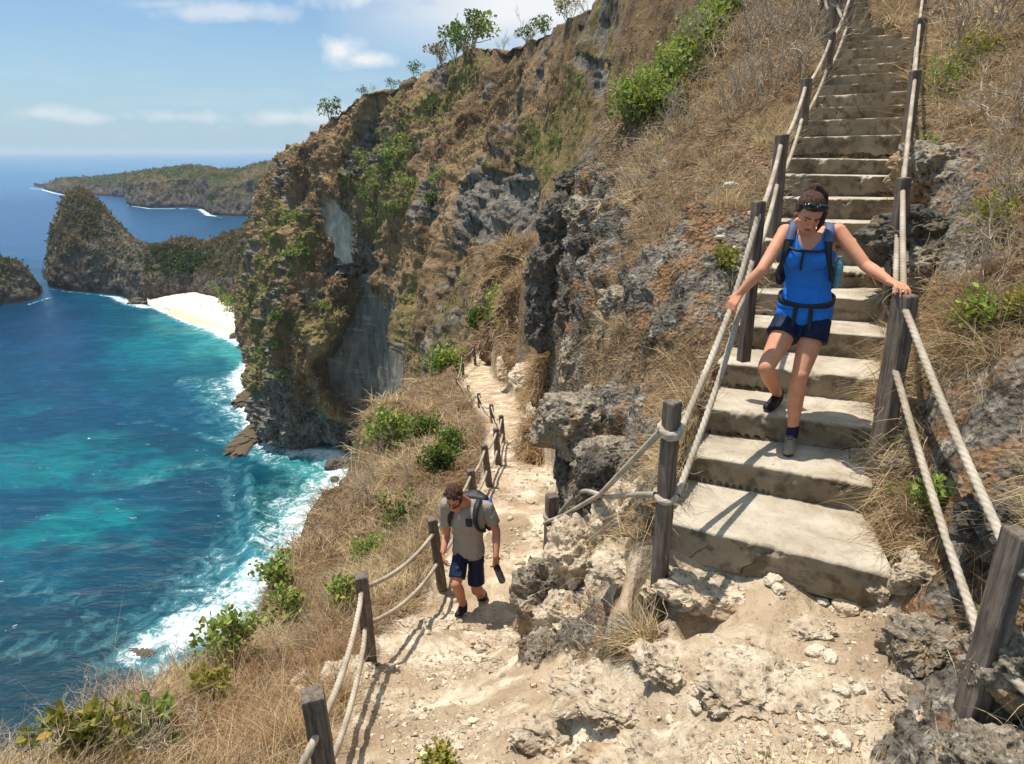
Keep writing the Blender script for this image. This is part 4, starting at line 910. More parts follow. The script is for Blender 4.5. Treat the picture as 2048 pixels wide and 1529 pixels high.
# gravel: countless small stones on path and landing
def gravel():
    rs = np.random.RandomState(3); d, f = cube_sphere(3); sel = np.where((m_path.ravel() > .5) & (GY.ravel() < 14) & (U.ravel() > -100) & (U.ravel() < 2150) & (V.ravel() < 1650))[0]
    edge = 1-m_path.ravel()[sel]; cl = fbm(P1[sel], 1.1, 3, 801); pr = (sstep(cl, -.15, .35)+.05); idx = rs.choice(sel, 5200, p=pr/pr.sum())
    V_, F_, C_ = [], [], []
    s = (rs.gamma(1.2, .0055, len(idx))+.003)*np.clip(P1[idx, 1]/4, .6, 1.8); s = np.minimum(s, .035)
    for k in range(len(idx)):
        q = d*(1+rs.uniform(-.35, .35, (len(d), 1)))*s[k]*np.array([rs.uniform(.7, 1.3), rs.uniform(.7, 1.3), .6]); V_.append(q+P1[idx[k]]+[0, 0, s[k]*.2]); F_.append(f+k*len(d))
        C_.append(np.tile(np.array(lin(206, 188, 162))*rs.uniform(.45, 1.05), (len(d), 1)))
    m = material('gravel', lambda t, co, p: (t.attr('col', True), t.noise(co, 50, 4), .003), rough=.95, spec=.1)
    o = link('gravel', mesh_np('gravel', np.concatenate(V_), np.concatenate(F_), m, smooth=False, cols={'col': np.concatenate(C_)})); tag(o, 'small pale stones scattered over the dusty path', 'gravel', None, 'stuff')
gravel()
# ============================================================ VEGETATION
M_straw = leafmat('dry_grass_blades', .75, .25); M_leaf = leafmat('green_leaves', .5, .35)
def fn_bark(t, co, p):
    n = t.noise(t.vmath('MULTIPLY', co, (1, 1, .3)), 30, 6, .6); return t.mix(n, lin(124, 106, 88), lin(206, 188, 162)), n, .003
M_bark = material('bark', fn_bark, rough=.9, spec=.1)
rsv = np.random.RandomState(11)
def blades(P, Nrm, L, Wd, lean=.8, down=.25, rs=rsv, segs=3, curl=.5):
    n = len(P); rnd = rs.normal(size=(n, 3)); rnd -= (rnd*Nrm).sum(1)[:, None]*Nrm; rnd /= np.linalg.norm(rnd, axis=1)[:, None]+1e-9
    dn = np.array([0, 0, -1.])-(-Nrm[:, 2])[:, None]*Nrm; 
    D0 = Nrm*.8+np.array([0, 0, .5])+rnd*lean*rs.uniform(.3, 1.2, (n, 1)); D0 /= np.linalg.norm(D0, axis=1)[:, None]
    side = np.cross(D0, rs.normal(size=(n, 3))); side /= np.linalg.norm(side, axis=1)[:, None]+1e-9
    bend = rnd*curl+np.array([0, 0, -1.])*curl*rs.uniform(.2, 1.3, (n, 1))+dn*down*2
    out = []
    for k in range(segs+1):
        t = k/segs; c = P+D0*(L*t)[:, None]+bend*(L*t*t*.6)[:, None]; w = Wd*(1-t)**.7*.5
        if k < segs: out += [c-side*w[:, None], c+side*w[:, None]]
        else: out += [c]
    V_ = np.stack(out, 1); m = 2*segs+1; base = np.arange(n)[:, None]*m; tr = []
    for k in range(segs-1):
        a = 2*k; tr += [(a, a+1, a+3), (a, a+3, a+2)]
    a = 2*(segs-1); tr.append((a, a+1, a+2)); tr = np.array(tr)
    return V_.reshape(-1, 3), (base[:, None]+tr[None]).reshape(-1, 3), m
PU, PV = proj(P1); dpt = P1[:, 1]*cP-P1[:, 2]*sP
vis = (PU > -160) & (PU < 2220) & (PV > -160) & (PV < 1720)
gm = np.clip(1-m_path.ravel()*1.6, 0, 1)*np.clip(1.05-m_rock.ravel()*.95, .05, 1)
stm = np.ones(len(P1), bool)
for i in range(len(SL)-1):
    qd = [tuple(SL[i][:2]), tuple(SR[i][:2]), tuple(SR[i+1][:2]), tuple(SL[i+1][:2])]; stm &= ~inpoly(P1[:, 0], P1[:, 1], qd)
Nf = GN.reshape(-1, 3); P1v = P1
clump = sstep(fbm(P1v, 2.2, 3, 900), -.18, .25)*.93+.07; pal = fbm(P1v, 1.3, 3, 901); pal2 = fbm(P1v, .5, 3, 902)
def straw_cols(idx, rs, m, dark=0):
    t = np.clip(pal[idx]*1.3+.5+np.repeat(rs.normal(0, .22, len(idx)//15+1), 15)[:len(idx)]+rs.normal(0, .12, len(idx)), 0, 1)[:, None]; a, b = np.array(lin(148, 120, 86)), np.array(lin(240, 216, 170))
    c = a*(1-t)+b*t; r = np.clip(pal2[idx]*1.2+rs.normal(0, .1, len(idx)), 0, .55)[:, None]; c = c*(1-r)+np.array(lin(172, 124, 86))*r
    g = (rs.uniform(size=len(idx)) < .045)[:, None]; c = np.where(g, np.array(lin(110, 122, 52)), c)
    br = (rs.uniform(size=len(idx)) < .12)[:, None]; c = np.where(br, np.array(lin(92, 72, 54)), c)
    return np.repeat(c, m, 0)
def grass(name, n, lo, hi, L, label, wmin=.0035, wk=.00055, seed=1, cat='dry grass'):
    rs = np.random.RandomState(seed); w = gm*clump*vis*stm*(1-.93*((PU > 1740) & (PV > 1120)))*(P1[:, 1] > lo)*(P1[:, 1] <= hi); w = w*(Nf[:, 2] > .12); idx = rs.choice(len(P1), n, p=w/w.sum())
    ntuft = 15; idx = np.repeat(idx[:n//ntuft], ntuft); Dd = dpt[idx]
    P = P1[idx]+rs.normal(0, 1, (len(idx), 3))*(.010+.0042*Dd)[:, None]*np.array([1, 1, .2]); P -= Nf[idx]*.01
    Ls = np.repeat(rs.gamma(5, .2, len(idx)//ntuft+1), ntuft)[:len(idx)]*L*rs.gamma(8, 1/8., len(idx))*np.interp(Dd, [1.5, 5, 15, 40, 60], [.8, 1, 1.5, 3.0, 4]); Wd = np.maximum(wmin, Dd*wk)*rs.uniform(.7, 1.4, len(idx))
    V_, F_, m = blades(P, Nf[idx], Ls, Wd, 1.0, .3, rs)
    o = link(name, mesh_np(name, V_, F_, M_straw, smooth=False, cols={'col': straw_cols(idx, rs, m)})); tag(o, label, cat, None, 'stuff')
grass('dry_grass', 110000, 1.0, 9.0, .18, 'matted dry straw grass covering the near slopes', seed=5)
grass('far_dry_grass', 70000, 9.0, 62.0, .16, 'dry brown grass on the farther slopes', wk=.0008, seed=6)
def banks():
    rs = np.random.RandomState(88); d, f = cube_sphere(90); BV, BF, BC = [], [], []; off = 0
    for i, (u, v, D, s) in enumerate([(1046,640,37,(2.1,2.4,2.4)),(1082,708,25,(1.3,2.0,1.3)),(1096,800,16.5,(.65,1.2,.85)),(1078,600,27,(1.7,1.8,2.1)),(1046,535,38,(2.2,2.4,2.4)),(1092,880,12.8,(.50,.8,.62)),(1112,740,13.5,(.5,.8,.7)),(1012,610,50,(2.2,2.0,2.2))]):
        s = np.array(s); c = np.array(W(u, v, D)); base = np.sign(d)*np.abs(d)**.9*s; Q = base/s.mean()+i*5.3
        r = 1+fbm(Q, .9, 3, 30)*.5+fbm(Q, 2.4, 5, 31, .55)*.25+(fbm(Q, 3.5, 4, 33, .5, True)-.5)*.14
        V_ = c+base*r[:, None]-np.array([0, 0, s[2]*.35]); o = link('ground', mesh_np('ground', V_, f, M_ground, attrs={'m_path': np.zeros(len(V_)), 'm_rock': sstep(fbm(V_, .8/s.mean(), 4, 35), .12, .3)*.9})); tag(o, kind='structure')
        n = r*0; nn = base/s**2; nn /= np.linalg.norm(nn, axis=1)[:, None]; m = np.where((nn[:, 2] > -.15))[0]; k = rs.choice(m, 420); k = np.repeat(k, 9); Dd = np.linalg.norm(V_[k], axis=1)
        P = V_[k]+rs.normal(0, 1, (len(k), 3))*(.010+.0042*Dd)[:, None]*.8; Ls = .17*rs.gamma(6, 1/6., len(k))*np.interp(Dd, [5, 15, 40], [1, 1.5, 3.2]); a, b, mm = blades(P, nn[k], Ls, np.maximum(.0035, Dd*.0008)*rs.uniform(.7, 1.4, len(k)), 1.0, .3, rs)
        t = np.clip(np.repeat(rs.uniform(0, 1, len(k)//9), 9)+rs.normal(0, .12, len(k)), 0, 1)[:, None]; col = np.array(lin(140, 108, 76))*(1-t)+np.array(lin(224, 192, 146))*t
        BV.append(a); BF.append(b+off); BC.append(np.repeat(col, mm, 0)); off += len(a)
    o = link('bank_grass', mesh_np('bank_grass', np.concatenate(BV), np.concatenate(BF), M_straw, smooth=False, cols={'col': np.concatenate(BC)})); tag(o, 'dry grass on the brown bank inside the bend of the far path', 'dry grass', None, 'stuff')
banks()
# litter of short sticks and dead leaves lying about
def litter():
    rs = np.random.RandomState(21); w = gm*vis*stm*(P1[:, 1] < 9); idx = rs.choice(len(P1), 16000, p=w/w.sum()); P = P1[idx]+Nf[idx]*.012
    d = rs.normal(size=(len(idx), 3)); d -= (d*Nf[idx]).sum(1)[:, None]*Nf[idx]*.8; d /= np.linalg.norm(d, axis=1)[:, None]; s = np.cross(d, Nf[idx]); s /= np.linalg.norm(s, axis=1)[:, None]+1e-9
    st = rs.uniform(size=len(idx)) < .45; L = np.where(st, rs.uniform(.05, .22, len(idx)), rs.uniform(.012, .03, len(idx)))*np.clip(dpt[idx]/4, .8, 1.6); Wd = np.where(st, .004, L*.7)*np.clip(dpt[idx]/4, .8, 1.6)
    up = Nf[idx]*rs.uniform(-.2, .4, (len(idx), 1))
    V_ = np.stack([P-d*L[:, None]*.5, P+s*Wd[:, None]*.5, P+(d+up)*L[:, None]*.5, P-s*Wd[:, None]*.5], 1).reshape(-1, 3)
    c = np.where(st[:, None], np.array(lin(186, 164, 134)), np.array(lin(176, 130, 88)))*rs.uniform(.3, 1.25, (len(idx), 1))
    o = link('leaf_litter', mesh_np('leaf_litter', V_, np.arange(len(V_)).reshape(-1, 4), M_straw, smooth=False, cols={'col': np.repeat(c, 4, 0)})); tag(o, 'dead leaves and short sticks lying on the slopes', 'leaf litter', None, 'stuff')
litter()
# ---- shrubs
class Tubes:
    def __init__(s): s.V = []; s.F = []; s.n = 0
    def add(s, pts, rads, k=5):
        pts = np.array([tuple(p) for p in pts]); T = np.gradient(pts, axis=0); T /= np.linalg.norm(T, axis=1)[:, None]+1e-9
        A = np.cross(T, [.3, .5, .81]); A /= np.linalg.norm(A, axis=1)[:, None]+1e-9; B_ = np.cross(A, T); th = np.linspace(0, 2*math.pi, k, endpoint=False)
        r = np.array(rads)[:, None, None]; V_ = pts[:, None]+r*(A[:, None]*np.cos(th)[None, :, None]+B_[:, None]*np.sin(th)[None, :, None])
        n = len(pts); i = np.arange(n-1)[:, None]*k+np.arange(k)[None]; j = np.arange(n-1)[:, None]*k+(np.arange(k)[None]+1) % k
        s.V.append(V_.reshape(-1, 3)); s.F.append(np.stack([i, j, j+k, i+k], -1).reshape(-1, 4)+s.n); s.n += n*k
    def mesh(s, name, mat): return mesh_np(name, np.concatenate(s.V), np.concatenate(s.F), mat)
def branch(T, rs, p, d, L, r, lev, tips, wig=.25, nseg=5, spread=.8, up=.15, kids=(2, 4)):
    pts = [p]; q = np.array(p, float); dd = np.array(d, float)
    for i in range(nseg):
        dd = dd+rs.normal(0, wig, 3)+np.array([0, 0, up]); dd /= np.linalg.norm(dd); q = q+dd*L/nseg; pts.append(q.copy())
    T.add(pts, np.linspace(r, r*.45, nseg+1), 5 if r > .006 else 4)
    if lev == 0: tips.append((pts[-1], dd)); tips.append((pts[-2], dd)); return
    for k in range(rs.randint(*kids)+1):
        i = rs.randint(nseg//2, nseg+1); nd = dd+rs.normal(0, spread, 3); nd /= np.linalg.norm(nd); branch(T, rs, pts[i], nd, L*rs.uniform(.5, .8), r*.6, lev-1, tips, wig, nseg, spread, up, kids)
def leaf_mesh(rs, C, Dr, size, cols, folded=True):
    """broad pointed leaves: a folded hexagon each"""
    n = len(C); ax = Dr+rs.normal(0, .8, (n, 3))+[0, 0, .25]; ax /= np.linalg.norm(ax, axis=1)[:, None]; nr = rs.normal(0, .7, (n, 3))+[-.05, -.05, 1.0]; nr -= (nr*ax).sum(1)[:, None]*ax; nr /= np.linalg.norm(nr, axis=1)[:, None]+1e-9
    sd_ = np.cross(ax, nr); s = (size*rs.uniform(.6, 1.3, n))[:, None]
    V_ = np.stack([C, C+ax*s*.35+sd_*s*.33+nr*s*.06, C+ax*s*.75+sd_*s*.26+nr*s*.05, C+ax*s*1.05-nr*s*.08, C+ax*s*.75-sd_*s*.26+nr*s*.05, C+ax*s*.35-sd_*s*.33+nr*s*.06], 1).reshape(-1, 3)
    b = np.arange(n)[:, None]*6; F_ = np.concatenate([b+np.array([0, 1, 2, 3]), b+np.array([0, 3, 4, 5])])
    return V_, F_, np.repeat(cols, 6, 0)
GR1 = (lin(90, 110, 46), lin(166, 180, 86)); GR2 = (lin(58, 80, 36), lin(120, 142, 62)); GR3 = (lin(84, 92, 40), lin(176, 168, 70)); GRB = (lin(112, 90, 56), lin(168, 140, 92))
def shrub(P, h, label, seed, leaves=10, lsize=.05, cols=GR1, stems=4, lev=2, rad=None, group=None, cat='shrub', name='shrub', spread=.8, wig=.25, lean=(0, 0, 0), up=.15, clus=.05, sp0=.5):
    rs = np.random.RandomState(seed); T = Tubes(); tips = []
    for s in range(stems):
        d = np.array([rs.normal(0, sp0), rs.normal(0, sp0), 1.])+np.array(lean); d /= np.linalg.norm(d)
        branch(T, rs, np.array([rs.normal(0, .03*h), rs.normal(0, .03*h), -.06*h]), d, h*rs.uniform(.4, .6), rad or h*.016, lev, tips, wig, 5, spread, up)
    t = link(name, None, None, Vector(P)); tag(t, label, cat, group)
    if leaves == 0:
        COL.objects.unlink(t); o = link(name, T.mesh(name, M_bark), None, Vector(P)); return tag(o, label, cat, group)
    link('branches', T.mesh('branches', M_bark), t)
    C = np.array([p for p, d in tips]); D = np.array([d for p, d in tips]); k = np.repeat(np.arange(len(C)), leaves); C = C[k]+rs.normal(0, clus, (len(k), 3)); D = D[k]
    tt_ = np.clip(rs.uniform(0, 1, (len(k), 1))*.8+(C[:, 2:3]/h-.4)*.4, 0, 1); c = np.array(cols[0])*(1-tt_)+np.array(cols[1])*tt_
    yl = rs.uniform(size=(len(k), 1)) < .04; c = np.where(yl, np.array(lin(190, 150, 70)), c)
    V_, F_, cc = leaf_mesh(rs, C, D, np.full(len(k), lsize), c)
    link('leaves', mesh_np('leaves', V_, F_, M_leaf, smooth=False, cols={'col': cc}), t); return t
def onp(u, v, D):
    p = W(u, v, D); return Vector((p.x, p.y, ground_z(p.x, p.y)))
def gshrub(u, v, D, *a, **k):
    g = on_ground(u, v, max(.9, D*.6), D*1.6); return shrub(g if g is not None else onp(u, v, D), *a, **k)
def dead_brush():
    rs = np.random.RandomState(77); w = np.clip(gm-.1, 0, 1)*vis*stm*(P1[:, 1] < 40)*(1-.9*((PU > 1740) & (PV > 1120))); idx = rs.choice(len(P1), 420, p=w/w.sum()); T = Tubes()
    for i in idx:
        h = .10*dpt[i]**.75*rs.uniform(.5, 1.2)
        for s in range(rs.randint(3, 6)):
            d = Nf[i]*.7+rs.normal(0, .7, 3)+[0, 0, .4]; d /= np.linalg.norm(d); branch(T, rs, P1[i]-Nf[i]*.02, d, h*rs.uniform(.5, 1), max(.0022, h*.012), 1, [], .35, 4, .9, .0, (1, 3))
    tag(link('dead_brush', T.mesh('dead_brush', M_bark)), 'tangled dead grey twigs all over the dry slopes', 'dead brush', None, 'stuff')
dead_brush()
# broad leaved green plants, near left
gshrub(330,1500,3.4,.42,'broad leaved green plant at the bottom left, in front of the sea',31,4,.06,GR1,5,2,clus=.02)
gshrub(180,1540,3.3,.40,'leafy green plant in the bottom left corner',32,4,.06,GR3,5,2,clus=.03)
gshrub(470,1330,5.6,.62,'tall green leafy shrub in front of the white surf',33,4,.06,GR1,6,2,clus=.03)
gshrub(430,1400,5.0,.35,'small leafy shrub under the tall one in front of the surf',34,3,.05,GR3,4,2,clus=.04)
gshrub(600,1240,6.8,.55,'green leafed shrub on the slope between the surf and the second path post',35,4,.055,GR1,6,2,clus=.03)
gshrub(690,1220,6.6,.50,'green shrub just left of the second path post',36,4,.055,GR1,5,2,clus=.03)
gshrub(560,1170,9.0,.45,'small green shrub at the rim of the slope above the turquoise water',37,6,.06,GR1,5,2,clus=.06)
gshrub(740,1130,7.6,.55,'green shrub on the slope left of the post beside the man',38,5,.05,GR1,5,2,clus=.04)
gshrub(790,1075,8.8,.75,'tall dark green shrub on the slope left of the head of the man',39,6,.055,GR2,5,2,clus=.05)
gshrub(760,905,18,1.7,'bright green shrub standing against the grey cliff wall',40,9,.13,GR1,6,2,clus=.12)
gshrub(870,935,14.5,.6,'green bushy plant below the path fence, nearest of three',41,7,.08,GR2,6,2,clus=.12)
gshrub(900,905,15.5,.6,'green bushy plant below the path fence, middle of three',42,7,.08,GR2,6,2,clus=.12)
gshrub(850,880,18,.7,'green bushy plant below the path fence, farthest of three',43,7,.1,GR2,6,2,clus=.14)
gshrub(885,742,34,1.0,'bright green bush at the left of the far path',44,9,.17,GR1,6,2,clus=.28)
gshrub(1015,640,38,1.4,'bright yellow green bush above the end of the far path',45,10,.18,GR1,6,2,clus=.3)
gshrub(965,665,44,1.1,'green bush behind the end of the far path',46,16,.22,GR2,6,2,clus=.3)
gshrub(885,1540,3.0,.14,'small green tuft of plants at the bottom centre of the photo',47,6,.03,GR3,7,1,clus=.03)
gshrub(1448,540,6.0,.22,'little olive green shrub left of the rail near the white stones',48,8,.035,GR3,6,1,clus=.04)
# vine patch along the upper hillside
for i, (u, v, D) in enumerate([(1262,232,11.5),(1300,205,11.5),(1335,165,12),(1365,125,12),(1395,90,12.5),(1430,50,13),(1460,15,13.5),(1320,215,11),(1380,60,13.5),(1410,10,14)]):
    gshrub(u, v+14, D, .55, ['lowest clump of the bright green creeper on the upper hillside','second clump from below of the bright green creeper','third clump from below of the bright green creeper','middle clump of the bright green creeper on the hillside','clump of bright green creeper above the middle one','high clump of bright green creeper on the hillside','clump of bright green creeper cut by the top of the photo','low inner clump of the bright green creeper by the dry grass','left clump of bright green creeper near the skyline','topmost left clump of bright green creeper at the photo edge'][i],
           60+i, 4, .075, GR1, 6, 2, group='bright green creeper clumps', clus=.13, name='creeper')
# bare shrubs
bare = [(1430,110,12.5,1.5),(1500,90,12,1.6),(1560,60,12.5,1.8),(1590,150,10.2,1.3),(1530,180,10,1.2),(1470,230,9.5,1.0),(1350,270,10,.9),(1600,20,13.5,1.9),(1300,330,9.5,.7),
        (1250,400,10,.7),(1200,560,9,.6),(1330,640,6.4,.35),(1900,120,8.6,1.3),(1985,60,8.5,1.4),(2030,250,6.2,1.0),(1960,560,4.3,.55),(2035,420,4.9,.7),(1900,640,4.1,.35),(1870,20,11,1.3),(1240,760,6.6,.3),
        (230,1520,3.3,.75),(60,1600,3.1,.7),(300,1450,3.9,.6),(560,1330,5.0,.45),(620,1300,5.2,.5),(520,1390,4.4,.4),(650,1230,6.4,.55),(850,1020,10,.7),(730,1000,14,1.1),(780,900,19,1.4),(900,690,40,2.6),(940,660,44,2.4),(820,960,14,.8),(960,640,48,3)]
where = ['high on the hillside left of the stairs','beside the creeper near the top of the photo','above the third stair post','left of the third stair post','among dry grass left of the stairs','below the creeper','above the upright grey rock','at the top edge left of the stairs','above the crags','on the crag slope','over the black crag','in the dry grass by the flat slab',
         'right of the stairs near the top','in the top right corner','at the right edge above the dark boulders','right of the large pitted boulder','at the right edge in the middle','right of the post under the hand','above the right rail','over the big pale boulder',
         'rising from the bottom left corner against the sea','at the left edge of the bottom corner','behind the bottom left plants','on the slope under the surf','left of the second path post','in the grass over the nearest post','behind the green shrub by the post','behind the man on the slope','on the rim above the white surf','below the grey cliff wall','at the far bend left of the path','above the far end of the path','below the path fence','behind the end of the far path']
for i, ((u, v, D, h), w_) in enumerate(zip(bare, where)):
    gshrub(u, v+10, D, h, 'leafless grey twiggy shrub '+w_, 100+i, 0, stems=5, lev=3 if h > .5 else 2, rad=h*.011, cat='bare shrub', name='bare_shrub', group='leafless shrubs', wig=.3, spread=.75, sp0=.6)
for i, (u, v, D, h, w_) in enumerate([(1880,200,7.6,.45,'right of the upper right rail'),(1950,150,7.8,.5,'near the top right corner'),(1860,330,6.6,.25,'by the small dark grey boulder'),(1985,470,4.8,.25,'right of the large pitted boulder'),(1945,650,3.95,.14,'in the straw right of the hand of the woman'),(2040,640,3.8,.16,'at the right edge of the photo'),(1870,1020,3.2,.16,'between the two right ropes')]):
    gshrub(u, v, D, h, 'sparse green leafed bush '+w_, 150+i, 3, .038, GR3 if i % 2 else GR1, 5, 2, group='sparse green bushes', clus=.05)
# ---- brush on the far cliff and headlands
def brush(name, G, wgt, n, size, colf, label, seed, fsize=.0042, lift=.3):
    rs = np.random.RandomState(seed); Q = G.reshape(-1, 3); Nn_ = grid_normals(G).reshape(-1, 3); s_ = np.sign((Nn_*(-Q)).sum(1)); Nn_ = Nn_*s_[:, None]
    uu, vv = proj(Q); w = wgt.ravel()*(uu > -200)*(uu < 2250)*(vv > -200); w = np.clip(w, 0, None); idx = rs.choice(len(Q), n, p=w/w.sum())
    L = np.linalg.norm(Q[idx], axis=1)*fsize*size*rs.gamma(5, .2, n)
    C = Q[idx]+Nn_[idx]*(L*lift)[:, None]; K = 3
    Ck = np.repeat(C, K, 0)+rs.normal(0, 1, (n*K, 3))*np.repeat(L, K)[:, None]*.35
    ax = rs.normal(0, .8, (n*K, 3))+[0, 0, .9]; ax /= np.linalg.norm(ax, axis=1)[:, None]; sd_ = np.cross(ax, rs.normal(size=(n*K, 3))); sd_ /= np.linalg.norm(sd_, axis=1)[:, None]; Lk = np.repeat(L, K)[:, None]
    V_ = np.stack([Ck-sd_*Lk*.28, Ck+sd_*Lk*.28, Ck+ax*Lk*.8+sd_*Lk*.12, Ck+ax*Lk*.7-sd_*Lk*.2], 1).reshape(-1, 3)
    c = np.repeat(colf(rs, idx, Q), K, 0)*rs.uniform(.75, 1.25, (n*K, 1))
    o = link(name, mesh_np(name, V_, np.arange(len(V_)).reshape(-1, 4), M_leaf, smooth=False, cols={'col': np.repeat(c, 4, 0)})); tag(o, label, 'brush', None, 'stuff')
def ccol(rs, idx, Q):
    g = green[idx][:, None]; t = rs.uniform(size=(len(idx), 1)); br = np.array(lin(118, 96, 70))*(1-t)+np.array(lin(180, 152, 116))*t; gr = np.array(lin(70, 86, 38))*(1-t)+np.array(lin(150, 162, 76))*t
    return np.where(rs.uniform(size=(len(idx), 1)) < g*1.1, gr, br)
brush('cliff_brush', CLP, ((1-rockm*.85)*(1-slab)*(1-white)*(sstep(fbm(Pc, .08, 4, 950), -.3, .2)*.9+.1)*(HH < .955)).reshape(CLP.shape[:2]), 52000, .58, ccol, 'dry brown and green brush growing all over the tall cliff', 41)
def hcol(rs, idx, Q):
    t = rs.uniform(size=(len(idx), 1)); k = sstep(fbm(Q[idx], .02, 3, 960), -.25, .15)[:, None]
    return (np.array(lin(44, 60, 32))*(1-t)+np.array(lin(92, 108, 54))*t)*k+(np.array(lin(92, 80, 56))*(1-t)+np.array(lin(138, 120, 86))*t)*(1-k)
brush('headland_brush', H1P, 1-H1R*.97, 20000, .5, hcol, 'dark green scrub on the pointed headland', 42, lift=.35)
brush('far_headland_brush', H2P, 1-H2R*.97, 14000, .24, hcol, 'grey green scrub on the far headland', 43, lift=.3)
brush('islet_brush', H3P, 1-H3R*.97, 3500, .5, hcol, 'scrub on the dark islet at the left edge', 44, lift=.3)
# ---- trees: on the skyline and behind the beach
def crown_tree(P, h, label, seed, cols, group, n=420, w=.5, name='tree', leaf=None, trunk=.35):
    rs = np.random.RandomState(seed); T = Tubes(); tips = []
    for s in range(3): branch(T, rs, np.array([0, 0, -.1*h]), np.array([rs.normal(0, .25), rs.normal(0, .25), 1.]), h*.6, h*.022, 1, tips, .15, 5, .6, .1)
    t = link(name, None, None, Vector(P)); tag(t, label, 'tree', group); link('trunk', T.mesh('trunk', M_bark), t)
    nc = 9; cc = np.array([p for p, d in tips])[rs.choice(len(tips), nc)]; cc[:, 2] = np.clip(cc[:, 2], h*trunk, h*.9); cc[:, :2] += rs.normal(0, w*h*.25, (nc, 2))
    k = rs.randint(0, nc, n); d = rs.normal(size=(n, 3)); d /= np.linalg.norm(d, axis=1)[:, None]; C = cc[k]+d*(rs.uniform(.3, 1, (n, 1))**.5)*h*np.array([w*.34, w*.34, .17])
    tt_ = np.clip(rs.uniform(0, .7, (n, 1))+np.array([.0, .12, .22])[k % 3][:, None], 0, 1); c = np.array(cols[0])*(1-tt_)+np.array(cols[1])*tt_
    V_, F_, c6 = leaf_mesh(rs, C, d, np.full(n, leaf or h*.10), c); link('crown', mesh_np('crown', V_, F_, M_leaf, smooth=False, cols={'col': c6}), t); return t
def rim_at(u):
    """ground point of the cliff skyline in a given direction"""
    Q = CLP.reshape(-1, 3); uu, vv = proj(Q); m = np.abs(uu-u) < 5; i = np.where(m)[0]; j = i[np.argmin(vv[i])]; return Vector(Q[j])
skt = [(655,9,GR2,'dark round tree on the skyline notch, lowest of the ridge trees'),(785,3.6,GR2,'small flat topped tree on the ridge line'),(832,4.5,GR2,'small green tree on the ridge beside the clearing'),(905,8.5,GR2,'left part of the tall green grove on the ridge'),(925,10,GR2,'tallest green tree of the ridge grove'),
       (948,9,GR1,'right green tree of the ridge grove'),(1050,3.5,GR2,'small tree standing alone on the ridge under the clouds'),(1095,4,GR2,'ridge tree with a dark round crown below the clouds'),(1130,3,GR3,'low olive bush high on the ridge'),(880,6,GRB,'brown leafed tree at the left of the ridge grove'),(720,3.5,GR2,'small bush tree on the lower ridge')]
for i, (u, h, cl, lb) in enumerate(skt): crown_tree(rim_at(u)-Vector((0, 0, .4)), h, lb, 200+i, cl, 'trees on the ridge line', 380, .55, leaf=h*.085)
for i, (u, h) in enumerate([(1010,4),(1062,5),(1140,3.5),(870,6),(740,3.5),(1168,4)]):
    shrub(rim_at(u)-Vector((0, 0, .3)), h, 'bare spindly tree on the ridge '+['between the grove and the lone tree','just left of the dark round crown','near the top of the ridge','left of the grove among brown scrub','above the lower ridge','where the ridge leaves the photo'][i], 230+i, 0, stems=3, lev=3, rad=h*.012, cat='bare tree', name='bare_tree', group='bare trees on the ridge')
BTL = [('bright' if i % 3 == 0 else 'dark')+' green tree behind the beach, '+x for i, x in enumerate(['at the left front of the grove','second from the left front','third from the left front','in the middle front row','just behind the middle front','in the centre of the grove','at the right front over the sand','near the right end, front row','at the right end by the cliff foot','at the back left','at the back centre','at the back right','leftmost, standing apart','at the far right rear','left of the centre','at the very left edge of the sand','between centre and right front','hard against the cliff'])]
bt = [(448,596),(456,590),(466,598),(474,606),(480,596),(489,588),(494,604),(486,616),(497,620),(462,580),(478,576),(492,570),(440,585),(500,596),(470,588),(452,604),(484,606),(503,612)]
for i, (u, v) in enumerate(bt):
    p = Wz(u, v+18, SEA+2); p = Vector((p.x, p.y, SEA+1.5+max(0, (612-v))*.12)); crown_tree(p, 9+3*math.sin(i*1.7), BTL[i], 260+i, GR1 if i % 3 == 0 else GR2, 'trees in the grove behind the beach', 240, .55, leaf=1.1)
# green bushes on the cliff face
cb = [(790,330,9),(760,350,8),(815,300,9),(740,395,7),(800,370,9),(770,300,7),(725,330,7),(855,400,7),(870,350,7),(780,420,6),(1085,290,4.5),(1115,290,5),(1095,340,3.5),(860,215,6),(745,445,6),(560,700,6),(600,520,7),(560,770,6),(590,440,6),(545,640,6),(640,620,5),(520,720,6)]
CBL = ['in the heart of the green gully','at the left of the green gully, upper part','at the upper right of the green gully','at the lower left end of the green gully','right of the gully centre','at the top left of the green gully','on the left border of the green gully','on the dark rib right of the gully','between the gully and the dark rib','at the bottom of the green gully',
 'near the black crag, left one of a pair','near the black crag, right one of a pair','just above the black crag','high in the dry grass under the ridge grove','over the smooth grey wall','on the left edge, half way up','above the white scar','low on the left edge above the surf','left of the white scar','on the left edge level with the beach','left of the smooth grey wall','lowest on the left edge near the waterline']
_uu, _vv = proj(CLP.reshape(-1, 3)); _Q = CLP.reshape(-1, 3)
for i, (u, v, h) in enumerate(cb):
    m = np.where((np.abs(_uu-u) < 7) & (np.abs(_vv-v) < 7))[0]
    if len(m) == 0: continue
    p = Vector(_Q[m[np.argmin(np.linalg.norm(_Q[m], axis=1))]])
    crown_tree(p+Vector((0, 0, -.2*h)), h*p.length/230, ('bright' if i % 2 == 0 else 'dark')+' green bush on the tall cliff '+CBL[i], 300+i, GR1 if i % 2 == 0 else GR2, 'bushes clinging to the tall cliff', 300, .75, name='cliff_bush', trunk=.15)
